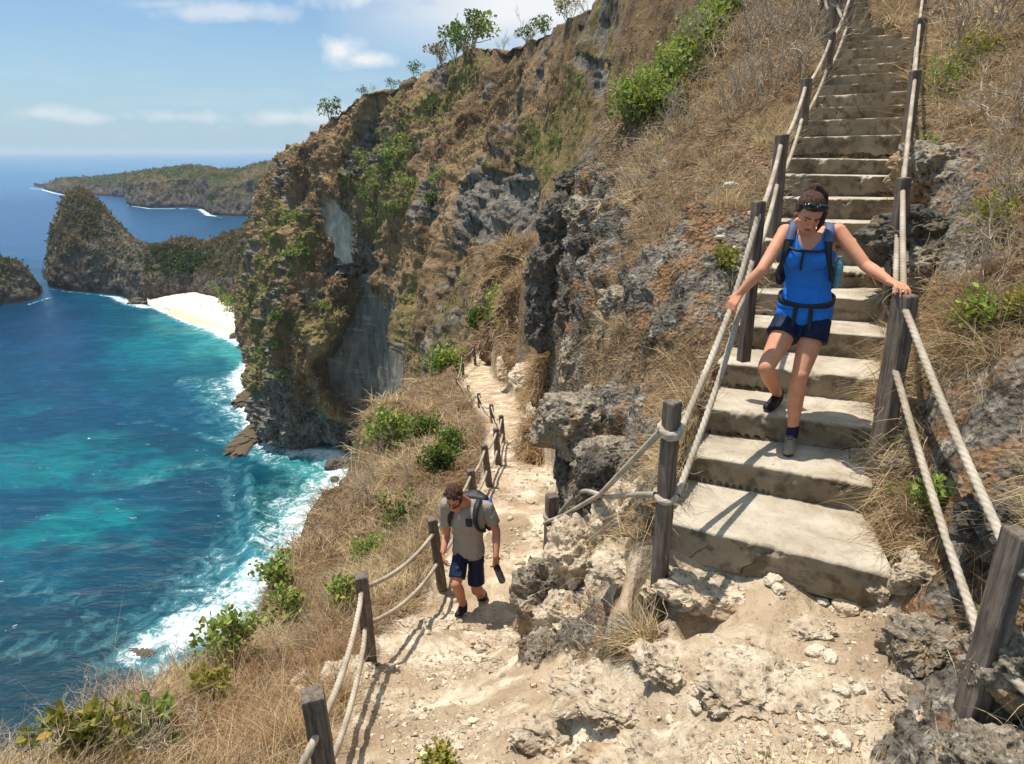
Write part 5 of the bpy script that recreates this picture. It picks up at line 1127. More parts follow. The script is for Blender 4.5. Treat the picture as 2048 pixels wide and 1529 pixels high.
# ============================================================ PEOPLE
class Blob:
    """collects tapered capsules and ellipsoids, then fuses them into one continuous skin"""
    def __init__(s): s.V = []; s.F = []; s.n = 0
    def _add(s, V_, F_): s.V.append(V_); s.F.append(F_+s.n); s.n += len(V_)
    def cap(s, a, b, ra, rb, flat=None, fdir=None, hard=False):
        a, b = np.array(a, float), np.array(b, float); ax = b-a; L = np.linalg.norm(ax)+1e-9; ax = ax/L
        t = np.cross(ax, [0, 0, 1.] if abs(ax[2]) < .9 else [1., 0, 0]) if fdir is None else np.array(fdir, float)-ax*np.dot(fdir, ax); t /= np.linalg.norm(t); q = np.cross(ax, t)
        K = 14; th = np.linspace(0, 2*math.pi, K, endpoint=False); rings = []
        for e in (-90, -60, -30, 0): e = math.radians(e); rings.append((a+ax*ra*math.sin(e), ra*max(math.cos(e), .02)))
        for e in ((0, 30, 60, 90) if not hard else (0, 0)): e = math.radians(e); rings.append((b+ax*rb*math.sin(e), rb*max(math.cos(e), .02)))
        if hard: rings.append((b, rb*.03))
        fl = flat or 1.
        V_ = np.concatenate([c+r*(np.cos(th)[:, None]*t+np.sin(th)[:, None]*q*fl) for c, r in rings]); n = len(rings)
        i = np.arange(n-1)[:, None]*K+np.arange(K)[None]; j = np.arange(n-1)[:, None]*K+(np.arange(K)[None]+1) % K
        s._add(V_, np.stack([i, j, j+K, i+K], -1).reshape(-1, 4))
    def loft(s, rings, R=None, hard=True):
        R = np.eye(3) if R is None else np.array(R); K = 36; th = np.linspace(0, 2*math.pi, K, endpoint=False); V_ = []
        for c, rx, ry in rings:
            cx = np.sign(np.cos(th))*np.abs(np.cos(th))**.88*rx; cy = np.sign(np.sin(th))*np.abs(np.sin(th))**.88*ry; V_.append(np.array(c)+np.stack([cx, cy, 0*th], 1)@R.T)
        t = np.linspace(0, len(V_)-1, len(V_)*5); A = np.array(V_); V_ = [catmull(A[:, k], t) for k in range(K)]; V_ = np.stack(V_, 1)
        V_ = np.concatenate([(V_[0].mean(0)+(V_[0]-V_[0].mean(0))*.02)[None], V_, (V_[-1].mean(0)+(V_[-1]-V_[-1].mean(0))*.02)[None]]); n = len(V_)
        i = np.arange(n-1)[:, None]*K+np.arange(K)[None]; j = np.arange(n-1)[:, None]*K+(np.arange(K)[None]+1) % K
        s._add(V_.reshape(-1, 3), np.stack([i, j, j+K, i+K], -1).reshape(-1, 4))
    def ell(s, c, r, R=None):
        d, f = _cs.setdefault(9, cube_sphere(9)); V_ = d*np.array(r)
        if R is not None: V_ = V_@np.array(R).T
        s._add(V_+np.array(c), f)
    def build(s, name, mat, parent, vox=.006, smooth=6, fac=.5, post=None):
        V_ = np.concatenate(s.V); me = mesh_np(name+'_t', V_, np.concatenate(s.F)); o = bpy.data.objects.new(name+'_t', me); COL.objects.link(o)
        md = o.modifiers.new('r', 'REMESH'); md.mode = 'VOXEL'; md.voxel_size = vox; md.use_smooth_shade = True
        sm = o.modifiers.new('s', 'SMOOTH'); sm.iterations = smooth; sm.factor = fac
        dg = bpy.context.evaluated_depsgraph_get(); dg.update(); ev = o.evaluated_get(dg); nm = bpy.data.meshes.new_from_object(ev)
        COL.objects.unlink(o); bpy.data.objects.remove(o); nm.name = name; nm.materials.clear(); nm.materials.append(mat)
        n = len(nm.vertices); co = np.empty(n*3, np.float32); nm.vertices.foreach_get('co', co); co = co.reshape(-1, 3)
        if post is not None:
            nr = np.empty(n*3, np.float32); nm.vertices.foreach_get('normal', nr); co = post(co, nr.reshape(-1, 3)).astype(np.float32); nm.vertices.foreach_set('co', co.ravel())
        nm.polygons.foreach_set('use_smooth', np.full(len(nm.polygons), True)); nm.update()
        return link(name, nm, parent)
def fn_skin(a, b):
    def fn(t, co, p):
        n = t.ramp(t.noise(co, 14, 8, .7), [(.3, 0), (.7, 1)]); p.inputs['Subsurface Weight'].default_value = .12; p.inputs['Subsurface Radius'].default_value = (.02, .008, .004)
        p.inputs['Subsurface Scale'].default_value = .5
        return t.mix(n, a, b), t.noise(co, 220, 3), .0004
    return fn
M_skinw = material('skin_woman', fn_skin(lin(196, 130, 98), lin(216, 154, 120)), rough=.55, spec=.25)
M_skinm = material('skin_man', fn_skin(lin(176, 118, 92), lin(196, 138, 110)), rough=.58, spec=.22)
def fn_cloth(c, nsc=6, wr=.022):
    def fn(t, co, p):
        n = t.noise(co, nsc, 5, .6, .6); w = t.noise(co, 420, 2)
        return t.mix(n, tuple(x*.82 for x in c), tuple(min(1, x*1.15) for x in c)), t.math('ADD', t.noise(t.vmath('MULTIPLY', co, (1, 1, .45)), 14, 4, .55, .8), t.math('MULTIPLY', w, .05)), wr
    return fn
M_blue = material('blue_tank_top', fn_cloth(lin(30, 114, 204)), rough=.6, spec=.3); M_navy = material('navy_shorts', fn_cloth(lin(14, 26, 58)), rough=.6, spec=.25)
M_grey = material('grey_shirt', fn_cloth(lin(150, 140, 130), 6, .014), rough=.9, spec=.1); M_black = material('black_nylon', fn_cloth(lin(32, 34, 40), 8, .008), rough=.55, spec=.35)
M_strap = material('blue_grey_strap', fn_cloth(lin(74, 88, 118), 8, .006), rough=.6, spec=.3); M_pocket = material('dark_pocket', fn_cloth(lin(46, 50, 60)), rough=.8)
M_shoeb = material('black_shoe', fn_cloth(lin(30, 30, 34), 20, .006), rough=.6, spec=.3); M_shoet = material('tan_hiking_shoe', fn_cloth(lin(148, 134, 116), 24, .006), rough=.75); M_sole = simple('shoe_sole', lin(64, 60, 58), .8, 40, .2, .002)
M_sock = simple('sock', lin(40, 34, 60), .9, 60, .2, .002); M_lace = simple('laces', lin(40, 38, 38), .8, 60, .2, .001)
def fn_hair(t, co, p):
    n = t.ramp(t.noise(t.vmath('MULTIPLY', co, (1, .5, .18)), 90, 6, .65, .7), [(.35, 0), (.7, 1)]); return t.mix(n, lin(30, 18, 12), lin(104, 66, 44)), n, .006
M_hair = material('brown_hair', fn_hair, rough=.5, spec=.3)
M_glass = material('dark_lenses', lambda t, co, p: lin(16, 20, 34), rough=.12, spec=.6); M_eye = material('eye', lambda t, co, p: lin(150, 132, 120), rough=.2); M_iris = material('iris', lambda t, co, p: lin(46, 30, 22), rough=.2); M_lip = material('lips', lambda t, co, p: lin(158, 84, 76), rough=.45)
M_bott = material('translucent_bottle', lambda t, co, p: (p.inputs['Transmission Weight'].__setattr__('default_value', .55), lin(130, 196, 214))[1], rough=.12, spec=.5)
M_bblue = material('blue_water_bottle', lambda t, co, p: (p.inputs['Transmission Weight'].__setattr__('default_value', .35), lin(60, 150, 220))[1], rough=.12, spec=.5)
M_bcap = material('blue_bottle_cap', lambda t, co, p: lin(20, 80, 220), rough=.35); M_bdark = simple('grey_bottle', lin(78, 80, 96), .25, 8, .15, .001, .5)
def V3(*a): return np.array(a, float)
def nrm(v): v = np.array(v, float); return v/(np.linalg.norm(v)+1e-9)
def hand(B, wrist, pdir, pnorm, side, curl=(.5, .5, .5, .5), s=1.0, thumb=.4, spread=.12):
    """palm and five bent fingers; pdir along the hand, pnorm out of the back, side = thumb side"""
    pdir, pnorm = nrm(pdir), nrm(pnorm); sd_ = nrm(np.cross(pdir, pnorm))*side; pnorm = nrm(pnorm-pdir*np.dot(pnorm, pdir))
    w = np.array(wrist); pc = w+pdir*.045*s
    for k, off_ in enumerate((.026, .009, -.009, -.026)):
        B.cap(w+sd_*off_*.75*s, w+pdir*.078*s+sd_*off_*1.15*s, .013*s, .0115*s)
        base = w+pdir*.082*s+sd_*off_*1.2*s; L = (.040, .045, .042, .033)[k]*s; c = curl[k]; d = nrm(pdir+sd_*spread*(1.2-k*.8)*.5); p = base
        for j, (l, r) in enumerate(((L, .0090), (L*.62, .0080), (L*.5, .0070))):
            ang = c*(.5, 1.0, .8)[j]; d = nrm(d*math.cos(ang)-pnorm*math.sin(ang)); q = p+d*l; B.cap(p, q, r*s, r*.93*s); p = q
    B.ell(pc, (.036*s,)*3, None) if False else None
    tb = w+pdir*.022*s+sd_*.026*s; d = nrm(pdir*.75+sd_*.85-pnorm*thumb*.4); q = tb+d*.042*s; B.cap(tb, q, .0135*s, .010*s); d = nrm(d*math.cos(thumb)-pnorm*math.sin(thumb)*.7-sd_*.2); q2 = q+d*.030*s; B.cap(q, q2, .0100*s, .0090*s); B.cap(q2, q2+nrm(d+pdir*.3)*.020*s, .0088*s, .0075*s)
def head(B, c, R, s=1.0, male=False):
    """head centred on c, R columns: right, forward, up"""
    R = np.array(R).T if False else np.array(R)
    def T(x, y, z): return c+R@(np.array([x, y, z])*s)
    B.ell(T(0, -.012, .030), np.array((.074, .092, .085))*s, R); B.ell(T(0, .022, .012), np.array((.066, .068, .080))*s, R)
    B.ell(T(0, .034, -.048), np.array((.050 if not male else .056, .050, .052))*s, R); B.ell(T(0, .058, -.088), np.array((.022 if not male else .028, .022, .018))*s, R)
    for x in (-1, 1):
        B.ell(T(x*.042, .052, -.028), np.array((.022, .020, .022))*s, R); B.ell(T(x*.076, -.004, -.010), np.array((.008, .018, .030))*s, R)
        B.cap(T(x*.012, .088, .020), T(x*.046, .072, .022), .008*s, .007*s)
        B.cap(T(x*.048, .005, -.070), T(x*.02, .05, -.092), .020*s, .016*s)
    B.cap(T(0, .088, .012), T(0, .106, -.026), .0075*s, .0105*s); B.ell(T(0, .108, -.030), np.array((.013, .012, .009))*s, R)
    for x in (-1, 1): B.ell(T(x*.012, .100, -.032), np.array((.007, .009, .007))*s, R)
    B.cap(T(-.014, .088, -.057), T(.014, .088, -.057), .0075*s, .0075*s); B.cap(T(-.012, .086, -.067), T(.012, .086, -.067), .0075*s, .0075*s)
    return T
def face(T, R, par, s, brow=M_hair):
    for x in (-1, 1):
        b = Blob(); b.ell(T(x*.031, .071, .001), np.array((.0145, .012, .0062))*s, R); e = b.build('eye', M_eye, par, .0022*s, 1)
        b = Blob(); b.ell(T(x*.031, .0805, -.002), np.array((.0075, .004, .0050))*s, R); b.build('iris', M_iris, e, .0015*s, 0)
        b = Blob(); b.cap(T(x*.012, .0985, .021), T(x*.032, .0945, .027), .0042*s, .0042*s); b.cap(T(x*.032, .0945, .027), T(x*.050, .080, .022), .0042*s, .0028*s); b.build('eyebrow', brow, par, .0022*s, 1)
    b = Blob(); b.cap(T(-.019, .0885, -.0605), T(0, .0955, -.0575), .0035*s, .0055*s); b.cap(T(0, .0955, -.0575), T(.019, .0885, -.0605), .0055*s, .0035*s); b.cap(T(-.014, .0895, -.066), T(.014, .0895, -.066), .0052*s, .0052*s); b.build('lips', M_lip, par, .002*s, 2)
def rotm(fwd, up):
    f = nrm(fwd); r = nrm(np.cross(f, up)); u = np.cross(r, f); return np.stack([r, f, u], 1)
def strip(name, pts, wid, thick, nrms, mat, par):
    """a flat webbing band along pts with outward directions nrms"""
    P = catmull(np.array(pts, float), np.linspace(0, len(pts)-1, len(pts)*8)); N = catmull(np.array(nrms, float), np.linspace(0, len(pts)-1, len(pts)*8)); T = np.gradient(P, axis=0); T /= np.linalg.norm(T, axis=1)[:, None]
    N = N-(N*T).sum(1)[:, None]*T; N /= np.linalg.norm(N, axis=1)[:, None]; Sd = np.cross(T, N); wd = np.interp(np.linspace(0, 1, len(P)), np.linspace(0, 1, len(wid)), wid)[:, None] if isinstance(wid, (list, tuple)) else wid
    prof = [(-.5, 0), (-.42, 1), (.42, 1), (.5, 0), (.42, -.3), (-.42, -.3)]; k = len(prof)
    V_ = np.stack([P+Sd*a*wd+N*b*thick for a, b in prof], 1); n = len(P); i = np.arange(n-1)[:, None]*k+np.arange(k)[None]; j = np.arange(n-1)[:, None]*k+(np.arange(k)[None]+1) % k
    F_ = np.stack([i, j, j+k, i+k], -1).reshape(-1, 4); caps = np.array([[0, 1, 2, 3], [0, 3, 4, 5]]); F_ = np.concatenate([F_, caps, caps+(n-1)*k])
    return link(name, mesh_np(name, V_.reshape(-1, 3), F_, mat), par)
def shoe(par, heel, toe, up, mat, s=1.0, laces=True, high=.075):
    heel, toe, up = np.array(heel), np.array(toe), nrm(up); f = nrm(toe-heel); L = np.linalg.norm(toe-heel); up = nrm(up-f*np.dot(up, f)); sd_ = np.cross(f, up)
    b = Blob(); P = lambda a, h_, x=0: heel+f*L*a+up*h_*s+sd_*x*s
    b.cap(P(.16, .045), P(.16, high+.02), .038*s, .036*s); b.cap(P(.14, .036), P(.5, .034), .035*s, .038*s); b.cap(P(.5, .034), P(.82, .030), .039*s, .034*s); b.cap(P(.25, .075), P(.62, .045), .034*s, .032*s); b.cap(P(.80, .030, -.008), P(.88, .028, .006), .031*s, .030*s)
    sh = b.build('shoe', mat, par, .0045, 4)
    b = Blob(); b.cap(P(.13, .010), P(.5, .010), .035*s, .036*s, .34, sd_); b.cap(P(.5, .010), P(.86, .012), .040*s, .036*s, .34, sd_); b.build('sole', M_sole, sh, .0045, 2)
    if laces:
        b = Blob()
        for k in range(5):
            a = .30+k*.085; h_ = .112-k*.0105; b.cap(P(a, h_-.006, -.026), P(a+.05, h_+.002-.004, .0), .0030, .0030); b.cap(P(a+.05, h_-.002, .0), P(a, h_-.006, .026), .0030, .0030)
            b.cap(P(a, h_-.006, -.026), P(a+.03, h_-.004, .022), .0028, .0028)
        b.build('laces', M_lace, sh, .0022, 1)
    return sh
# ---------------- woman
w0 = Vector((1.70, 4.1, -1.925)); wo = link('person', None, None, w0)
tag(wo, 'woman in blue tank top and navy shorts stepping down, hands on both rails', 'person')
OFF = np.array(w0)
def w(u, v, D): return np.array(W(u, v, D))-OFF
shL, shR = w(1571,463,4.33), w(1676,462,4.19)            # L = picture left
elL, elR = w(1523,541,4.17), w(1731,531,4.02); wrL = w(1479,588,4.22); wrR = w(1783,566,3.83)
hipL, hipR = w(1582,640,4.33), w(1632,645,4.25); knL, knR = w(1532,735,4.12), w(1600,750,4.12)
anL, anR = w(1556,790,4.50), w(1585,862,4.17); neck = w(1622,470,4.27); pel = (hipL+hipR)/2+V3(0, .01, .06)
Rh = rotm(V3(-.10, -.80, -.55), V3(.03, -.5, .8)); hc = w(1618,425,4.13)
B = Blob()
T = head(B, hc, Rh, .97)
B.cap(neck+V3(0, .015, -.05), hc+Rh@V3(0, -.025, -.045), .052, .048)
RT = np.array(Matrix.Rotation(-math.radians(27), 3, 'Z'))
def rt(x, y, z): return RT@V3(x, y, z)
chest = (shL+shR)/2+V3(0, .0, -.13); waist = pel+V3(.0, .0, .16)
def torso(B, inf=0., bust=True):
    up = chest+V3(0, 0, .13)
    B.loft([(up, .085+inf, .055+inf), (chest+V3(0, 0, .09), .138+inf, .082+inf), (chest+V3(0, 0, .02), .156+inf, .100+inf), (chest+V3(0, .0, -.06), .148+inf, .098+inf), ((chest*.45+waist*.55), .130+inf, .088+inf), (waist, .132+inf, .090+inf), (pel+V3(0, 0, .07), .150+inf, .102+inf), (pel+V3(0, 0, -.01), .164+inf, .112+inf), (pel+V3(0, 0, -.07), .150+inf, .105+inf)], RT)
    if bust:
        for x in (-.068, .068): B.ell(chest+rt(x, -.062, -.030), (.066+inf, .055+inf, .064+inf), RT)
torso(B)
for s_, e_, wr_ in ((shL, elL, wrL), (shR, elR, wrR)):
    sx = 1 if s_[0] > chest[0] else -1
    B.cap(chest+V3(sx*.06, .02, .10), s_+V3(0, 0, -.01), .058, .050); B.ell(s_+V3(0, 0, -.005), (.052, .050, .050)); m = s_*.55+e_*.45; B.cap(s_, m, .047, .043); B.cap(m, e_, .043, .036)
    m = e_*.68+wr_*.32; B.cap(e_, m, .036, .038); B.cap(m, wr_, .038, .024)
B.cap(neck+V3(0, .03, -.04), shL, .04, .038); B.cap(neck+V3(0, .03, -.04), shR, .04, .038)
for h_, k_, a_ in ((hipL, knL, anL), (hipR, knR, anR)):
    m = h_*.5+k_*.5; B.cap(h_+V3(0, .01, .0), m, .088, .073); B.cap(m, k_, .073, .053); B.ell(k_+V3(0, -.012, 0), (.050, .045, .052)); m = k_*.66+a_*.34; bk = V3(0, .018, 0); B.cap(k_, m+bk, .050, .055); B.cap(m+bk, a_, .055, .034)
# hands: picture-left on the rope, picture-right on the post top
hand(B, wrL, nrm(w(1462,612,4.20)-wrL), V3(-.5, -.45, .75), 1, (.9, .95, 1.0, 1.0), .98, .7)
hand(B, wrR+V3(0, 0, .004), nrm(w(1818,578,3.66)-wrR)+V3(.0, 0, .0), V3(.1, -.1, 1), -1, (.7, .8, .9, 1.0), 1.0, .9, .25)
body = B.build('body', M_skinw, wo, .0052, 7, .5)
face(T, Rh, body, .97)
B = Blob(); torso(B, .010)
for sx in (-1, 1):
    x = .092*sx
    B.cap(chest+rt(x*1.0, -.058, .045), chest+rt(x*.98, -.035, .145), .022, .016, .6, rt(1, 0, 0)); B.cap(chest+rt(x*.98, -.035, .145), chest+rt(x*.85, .05, .13), .016, .02); B.cap(chest+rt(x*.85, .05, .13), chest+rt(x*.5, .07, .05), .02, .04)
B.loft([(waist, .142, .100), (pel+V3(0, 0, .08), .162, .116), (pel+V3(0, 0, .055), .172, .125), (pel+V3(0, 0, .035), .175, .128)], RT)
def cut_top(co, n):
    co = (co-chest)@RT+chest; n = n@RT
    z = co[:, 2]; nz_ = np.clip(1-np.abs(co[:, 0]-chest[0])/.062, 0, 1); top = chest[2]+.085-nz_**.6*.075; m = (z > top) & (np.abs(co[:, 0]-chest[0]) < .068) & (co[:, 1] < chest[1]+.02)
    co = co.copy(); co[m, 1] += .07*np.clip((z[m]-top[m])/.012, 0, 1); co[m, 2] -= np.clip(z[m]-top[m], 0, .1)*.4
    lim = .172-.056*sstep(z-chest[2], -.03, .07); side = np.abs(co[:, 0]-chest[0]) > lim; side &= z > chest[2]-.03; co[side, 0] = chest[0]+np.sign(co[side, 0]-chest[0])*(lim[side]+(np.abs(co[side, 0]-chest[0])-lim[side])*.15)
    w_ = fbm(co*np.array([1, 1, 2.5]), 11, 3, 970)[:, None]*n*.006*sstep(-(co[:, 2:3]-chest[2]), .02, .12); return (co+w_-chest)@RT.T+chest
B.build('tank_top', M_blue, wo, .0055, 5, .5, cut_top)
B = Blob(); B.ell(pel+V3(0, .005, -.03), (.172, .120, .095), RT)
for h_, k_ in ((hipL, knL), (hipR, knR)):
    e_ = h_*.64+k_*.36; B.cap(h_+V3(0, .008, .01), e_, .098, .106, 1.04, None, True)
def flat_hem(co, n):
    z = co[:, 2]; co = co.copy(); return co+n*(fbm(co*np.array([1, 1, .5]), 16, 3, 975)[:, None]*.007)
B.build('shorts', M_navy, wo, .006, 4, .5, flat_hem)
# hair: cap, bun and pony tail, sunglasses worn on the head
def Th(x, y, z): return T(x, y, z)
B = Blob(); B.ell(Th(0, -.018, .040), np.array((.081, .096, .088))*.97, Rh); B.ell(Th(0, -.055, .0), np.array((.072, .052, .075))*.97, Rh); B.cap(Th(0, -.065, .10), Th(-.01, -.085, .125), .026, .024); B.ell(Th(-.008, -.088, .122), (.032, .026, .024), Rh)
for x in (-1, 1): B.cap(Th(x*.068, .012, .03), Th(x*.076, -.012, -.01), .012, .012)
B.cap(Th(-.02, -.10, .115), Th(-.080, -.085, .07), .026, .025); B.cap(Th(-.080, -.085, .07), Th(-.108, -.04, -.02), .025, .022); B.cap(Th(-.108, -.04, -.02), Th(-.112, -.015, -.085), .022, .018); B.cap(Th(-.112, -.015, -.085), Th(-.102, .0, -.14), .018, .006)
def hairline(co, n):
    l = (co-hc)@Rh/.97; m = (l[:, 1] > .035) & (l[:, 2] < .060); co = co.copy(); k = np.clip((.062-l[:, 2])/.02, 0, 1)*np.clip((l[:, 1]-.035)/.02, 0, 1)*(np.abs(l[:, 0]) < .09); co[m] -= (Rh[:, 1][None]*.03*k[m][:, None]); return co+n*fbm(co*np.array([1, 1, .3]), 60, 3, 980)[:, None]*.003
hair = B.build('hair', M_hair, wo, .004, 3, .5, hairline)
B = Blob()
for x in (-1, 1): B.ell(Th(x*.035, .070, .092), np.array((.036, .014, .026)), Rh); B.cap(Th(x*.064, .054, .092), Th(x*.084, .0, .055), .007, .004)
B.cap(Th(-.02, .080, .096), Th(.02, .080, .096), .006, .006); B.build('sunglasses', M_glass, hair, .003, 2)
# backpack
pk = link('backpack', None, None, Vector(tuple(chest+OFF))); pk.rotation_euler = (0, 0, -math.radians(27)); tag(pk, 'black hiking backpack worn by the woman, straps over her blue top', 'backpack')
c2 = V3(0, 0, 0)
B = Blob(); B.ell(c2+V3(.0, .17, -.02), (.140, .075, .20)); B.ell(c2+V3(.0, .17, -.14), (.150, .085, .16)); B.ell(c2+V3(0, .20, -.06), (.11, .085, .17)); B.cap(c2+V3(-.09, .17, .12), c2+V3(.09, .17, .12), .055, .055)
B.ell(c2+V3(.155, .12, -.17), (.035, .05, .08)); B.ell(c2+V3(-.155, .12, -.17), (.035, .05, .08))
B.build('pack_body', M_black, pk, .007, 5)
for sx, nm in ((-1, 'l'), (1, 'r')):
    p0 = [c2+V3(sx*.082, .115, .10), c2+V3(sx*.100, .045, .168), c2+V3(sx*.106, -.035, .150), c2+V3(sx*.112, -.088, .075)]; n0 = [V3(0, .6, .8), V3(0, .1, 1), V3(0, -.6, .8), V3(sx*.1, -1, .3)]
    st = strip('shoulder_pad', p0, .058, .013, n0, M_strap, pk)
    p1 = [c2+V3(sx*.112, -.085, .080), c2+V3(sx*.124, -.105, .00), c2+V3(sx*.140, -.085, -.08), c2+V3(sx*.152, -.02, -.15), c2+V3(sx*.150, .07, -.19)]; n1_ = [V3(0, -1, .3), V3(sx*.4, -1, 0), V3(sx*.7, -.7, 0), V3(sx, -.2, 0), V3(sx, .2, 0)]
    strip('shoulder_strap', p1, [.045, .036, .026, .022, .022], .011, n1_, M_black, pk)
bz = (pel-chest)@RT+V3(0, 0, .075)
strip('chest_strap', [c2+V3(-.112, -.10, .035), c2+V3(-.06, -.135, .022), c2+V3(0, -.128, .020), c2+V3(.06, -.135, .022), c2+V3(.112, -.10, .035)], .018, .006, [V3(-.4, -1, 0), V3(-.2, -1, 0), V3(0, -1, 0), V3(.2, -1, 0), V3(.4, -1, 0)], M_black, pk)
strip('strap_end', [c2+V3(-.02, -.137, .02), c2+V3(-.022, -.134, -.05), c2+V3(-.024, -.120, -.10)], .016, .004, [V3(0, -1, 0)]*3, M_black, pk)
strip('hip_belt', [bz+V3(-.09, .135, .03), bz+V3(-.150, .07, .02), bz+V3(-.163, .0, .01), bz+V3(-.118, -.092, -.005), bz+V3(0, -.122, -.012), bz+V3(.118, -.092, -.005), bz+V3(.163, .0, .01), bz+V3(.150, .07, .02), bz+V3(.09, .135, .03)], [.07, .065, .05, .036, .026, .036, .05, .065, .07], .010, [V3(-.5, 1, 0), V3(-1, .3, 0), V3(-1, -.1, 0), V3(-.6, -1, 0), V3(0, -1, 0), V3(.6, -1, 0), V3(1, -.1, 0), V3(1, .3, 0), V3(.5, 1, 0)], M_black, pk)
for x in (-.045, .045): strip('belt_tail', [bz+V3(x, -.128, -.012), bz+V3(x*1.05, -.134, -.08), bz+V3(x*1.15, -.142, -.165)], .026, .004, [V3(0, -1, 0)]*3, M_black, pk)
B = Blob(); B.cap(bz+V3(-.022, -.134, -.010), bz+V3(.022, -.134, -.010), .013, .013, .5, V3(0, 0, 1)); B.build('buckle', M_black, pk, .003, 1)
bo = link('water_bottle', None, None, pk.location+Vector(tuple(RT@V3(.185, .10, -.135)))); tag(bo, 'clear pale blue water bottle in the side pocket of the backpack of the woman', 'bottle')
def lathe(name, prof, mat, par, n=20, M=None):
    th = np.linspace(0, 2*math.pi, n, endpoint=False); V_ = np.array([[(r*math.cos(a), r*math.sin(a), z) for a in th] for r, z in prof]).reshape(-1, 3)
    if M is not None: V_ = V_@np.array(M).T
    m = len(prof); i = np.arange(m-1)[:, None]*n+np.arange(n)[None]; j = np.arange(m-1)[:, None]*n+(np.arange(n)[None]+1) % n
    return link(name, mesh_np(name, V_, np.stack([i, j, j+n, i+n], -1).reshape(-1, 4), mat), par)
lathe('bottle_body', [(0, -.09), (.028, -.09), (.030, -.08), (.030, -.02), (.026, -.01), (.030, 0), (.030, .04), (.022, .07), (.013, .085), (.013, .09), (0, .09)], M_bott, bo)
lathe('bottle_cap', [(0, .088), (.015, .088), (.015, .106), (.012, .109), (0, .109)], M_bott, bo)
# shoes and socks of the woman
tz = -1.925-OFF[2]; tL = w(1530,828,4.34); 
shoe(wo, V3(anR[0]+.012, anR[1]+.035, tz+.004), V3(w(1573,920,4.02)[0], w(1573,920,4.02)[1]-.01, tz+.004), V3(0, 0, 1), M_shoet, .98)
hl = anL+V3(.02, .055, -.085); shoe(wo, hl, V3(tL[0], tL[1], -1.735-OFF[2]+.006), V3(0, -.35, 1), M_shoeb, .98)
B = Blob(); B.cap(anR+V3(0, .0, -.03), anR+V3(0, -.005, .028), .041, .039); B.build('sock', M_sock, wo, .005, 2)
B = Blob(); B.cap(anL+V3(0, .0, -.03), anL+V3(-.003, -.012, .018), .041, .039); B.build('sock', M_black, wo, .005, 2)
# ---------------- man
m0 = Vector((-.45, 6.05, -4.82)); mo = link('person', None, None, m0)
tag(mo, 'bearded man in a grey T-shirt and navy shorts walking up the dusty path looking down', 'person')
OFM = np.array(m0)
def q_(u, v, D): return np.array(W(u, v, D))-OFM
shL, shR = q_(893,1008,6.08), q_(976,1016,6.12); elL, elR = q_(893,1068,6.20), q_(993,1064,6.10); wrL, wrR = q_(886,1104,6.02), q_(992,1113,5.95)
hipL, hipR = q_(922,1108,6.14), q_(952,1110,6.16); knL, knR = q_(912,1168,5.92), q_(953,1180,6.10); anL, anR = q_(927,1213,6.04), q_(969,1198,6.42); neck = q_(933,1002,6.1)
pel = (hipL+hipR)/2+V3(0, .02, .05); Rm = rotm(V3(-.22, -.72, -.66), V3(-.05, -.6, .75)); hm = q_(908,993,5.94)
B = Blob(); Tm = head(B, hm, Rm, 1.03, True); B.cap(neck+V3(0, .03, -.05), hm+Rm@V3(0, -.03, -.04), .062, .058)
chm = (shL+shR)/2+V3(0, .015, -.15); wm = pel+V3(0, .0, .14); RTm = np.array(Matrix.Rotation(-math.radians(14), 3, 'Z'))
def torsom(B, inf=0.):
    inf = inf-.010
    B.loft([(chm+V3(0, .02, .15), .09+inf, .06+inf), (chm+V3(0, .01, .11), .165+inf, .098+inf), (chm+V3(0, 0, .03), .188+inf, .120+inf), (chm+V3(0, 0, -.08), .176+inf, .116+inf), (chm*.4+wm*.6, .160+inf, .108+inf), (wm, .158+inf, .110+inf), (pel+V3(0, 0, .03), .165+inf, .118+inf), (pel+V3(0, 0, -.07), .150+inf, .110+inf)], RTm)
torsom(B)
for s_, e_, wr_ in ((shL, elL, wrL), (shR, elR, wrR)):
    B.ell(s_, (.060, .060, .058)); m = s_*.5+e_*.5; B.cap(chm+V3(0, 0, .1)+(s_-chm-V3(0, 0, .1))*.5, s_, .07, .058); B.cap(s_, m, .055, .052); B.cap(m, e_, .052, .043); m = e_*.66+wr_*.34; B.cap(e_, m, .043, .044); B.cap(m, wr_, .044, .029)
B.cap(neck+V3(0, .04, -.05), shL, .05, .045); B.cap(neck+V3(0, .04, -.05), shR, .05, .045)
for h_, k_, a_ in ((hipL, knL, anL), (hipR, knR, anR)):
    m = h_*.5+k_*.5; B.cap(h_, m, .090, .078); B.cap(m, k_, .078, .058); B.ell(k_+V3(0, -.012, 0), (.055, .050, .056)); m = k_*.66+a_*.34; bk = V3(0, .02, 0); B.cap(k_, m+bk, .054, .060); B.cap(m+bk, a_, .060, .038)
hand(B, wrL, V3(.04, -.12, -1), V3(-1, -.1, 0), -1, (.7, .75, .8, .85), 1.08, .4); hand(B, wrR, V3(.0, -.12, -1), V3(.6, -.8, 0), -1, (1.1, 1.15, 1.15, 1.1), 1.08, .8)
bm = B.build('body', M_skinm, mo, .0062, 6, .5); face(Tm, Rm, bm, 1.03)
def fold(co, n): return co+n*(fbm(co*np.array([1, 1, 1.3]), 7, 4, 985)[:, None]*.013)
B = Blob(); torsom(B, .016); B.loft([(wm, .164, .120), (pel+V3(0, 0, .05), .172, .128), (pel+V3(0, 0, -.01), .178, .133), (pel+V3(0, 0, -.035), .180, .134)], RTm)
for s_, e_ in ((shL, elL), (shR, elR)): B.cap(s_, s_*.36+e_*.64, .068, .076, None, None, True); B.cap(neck+V3(0, .05, -.068), s_, .066, .072)
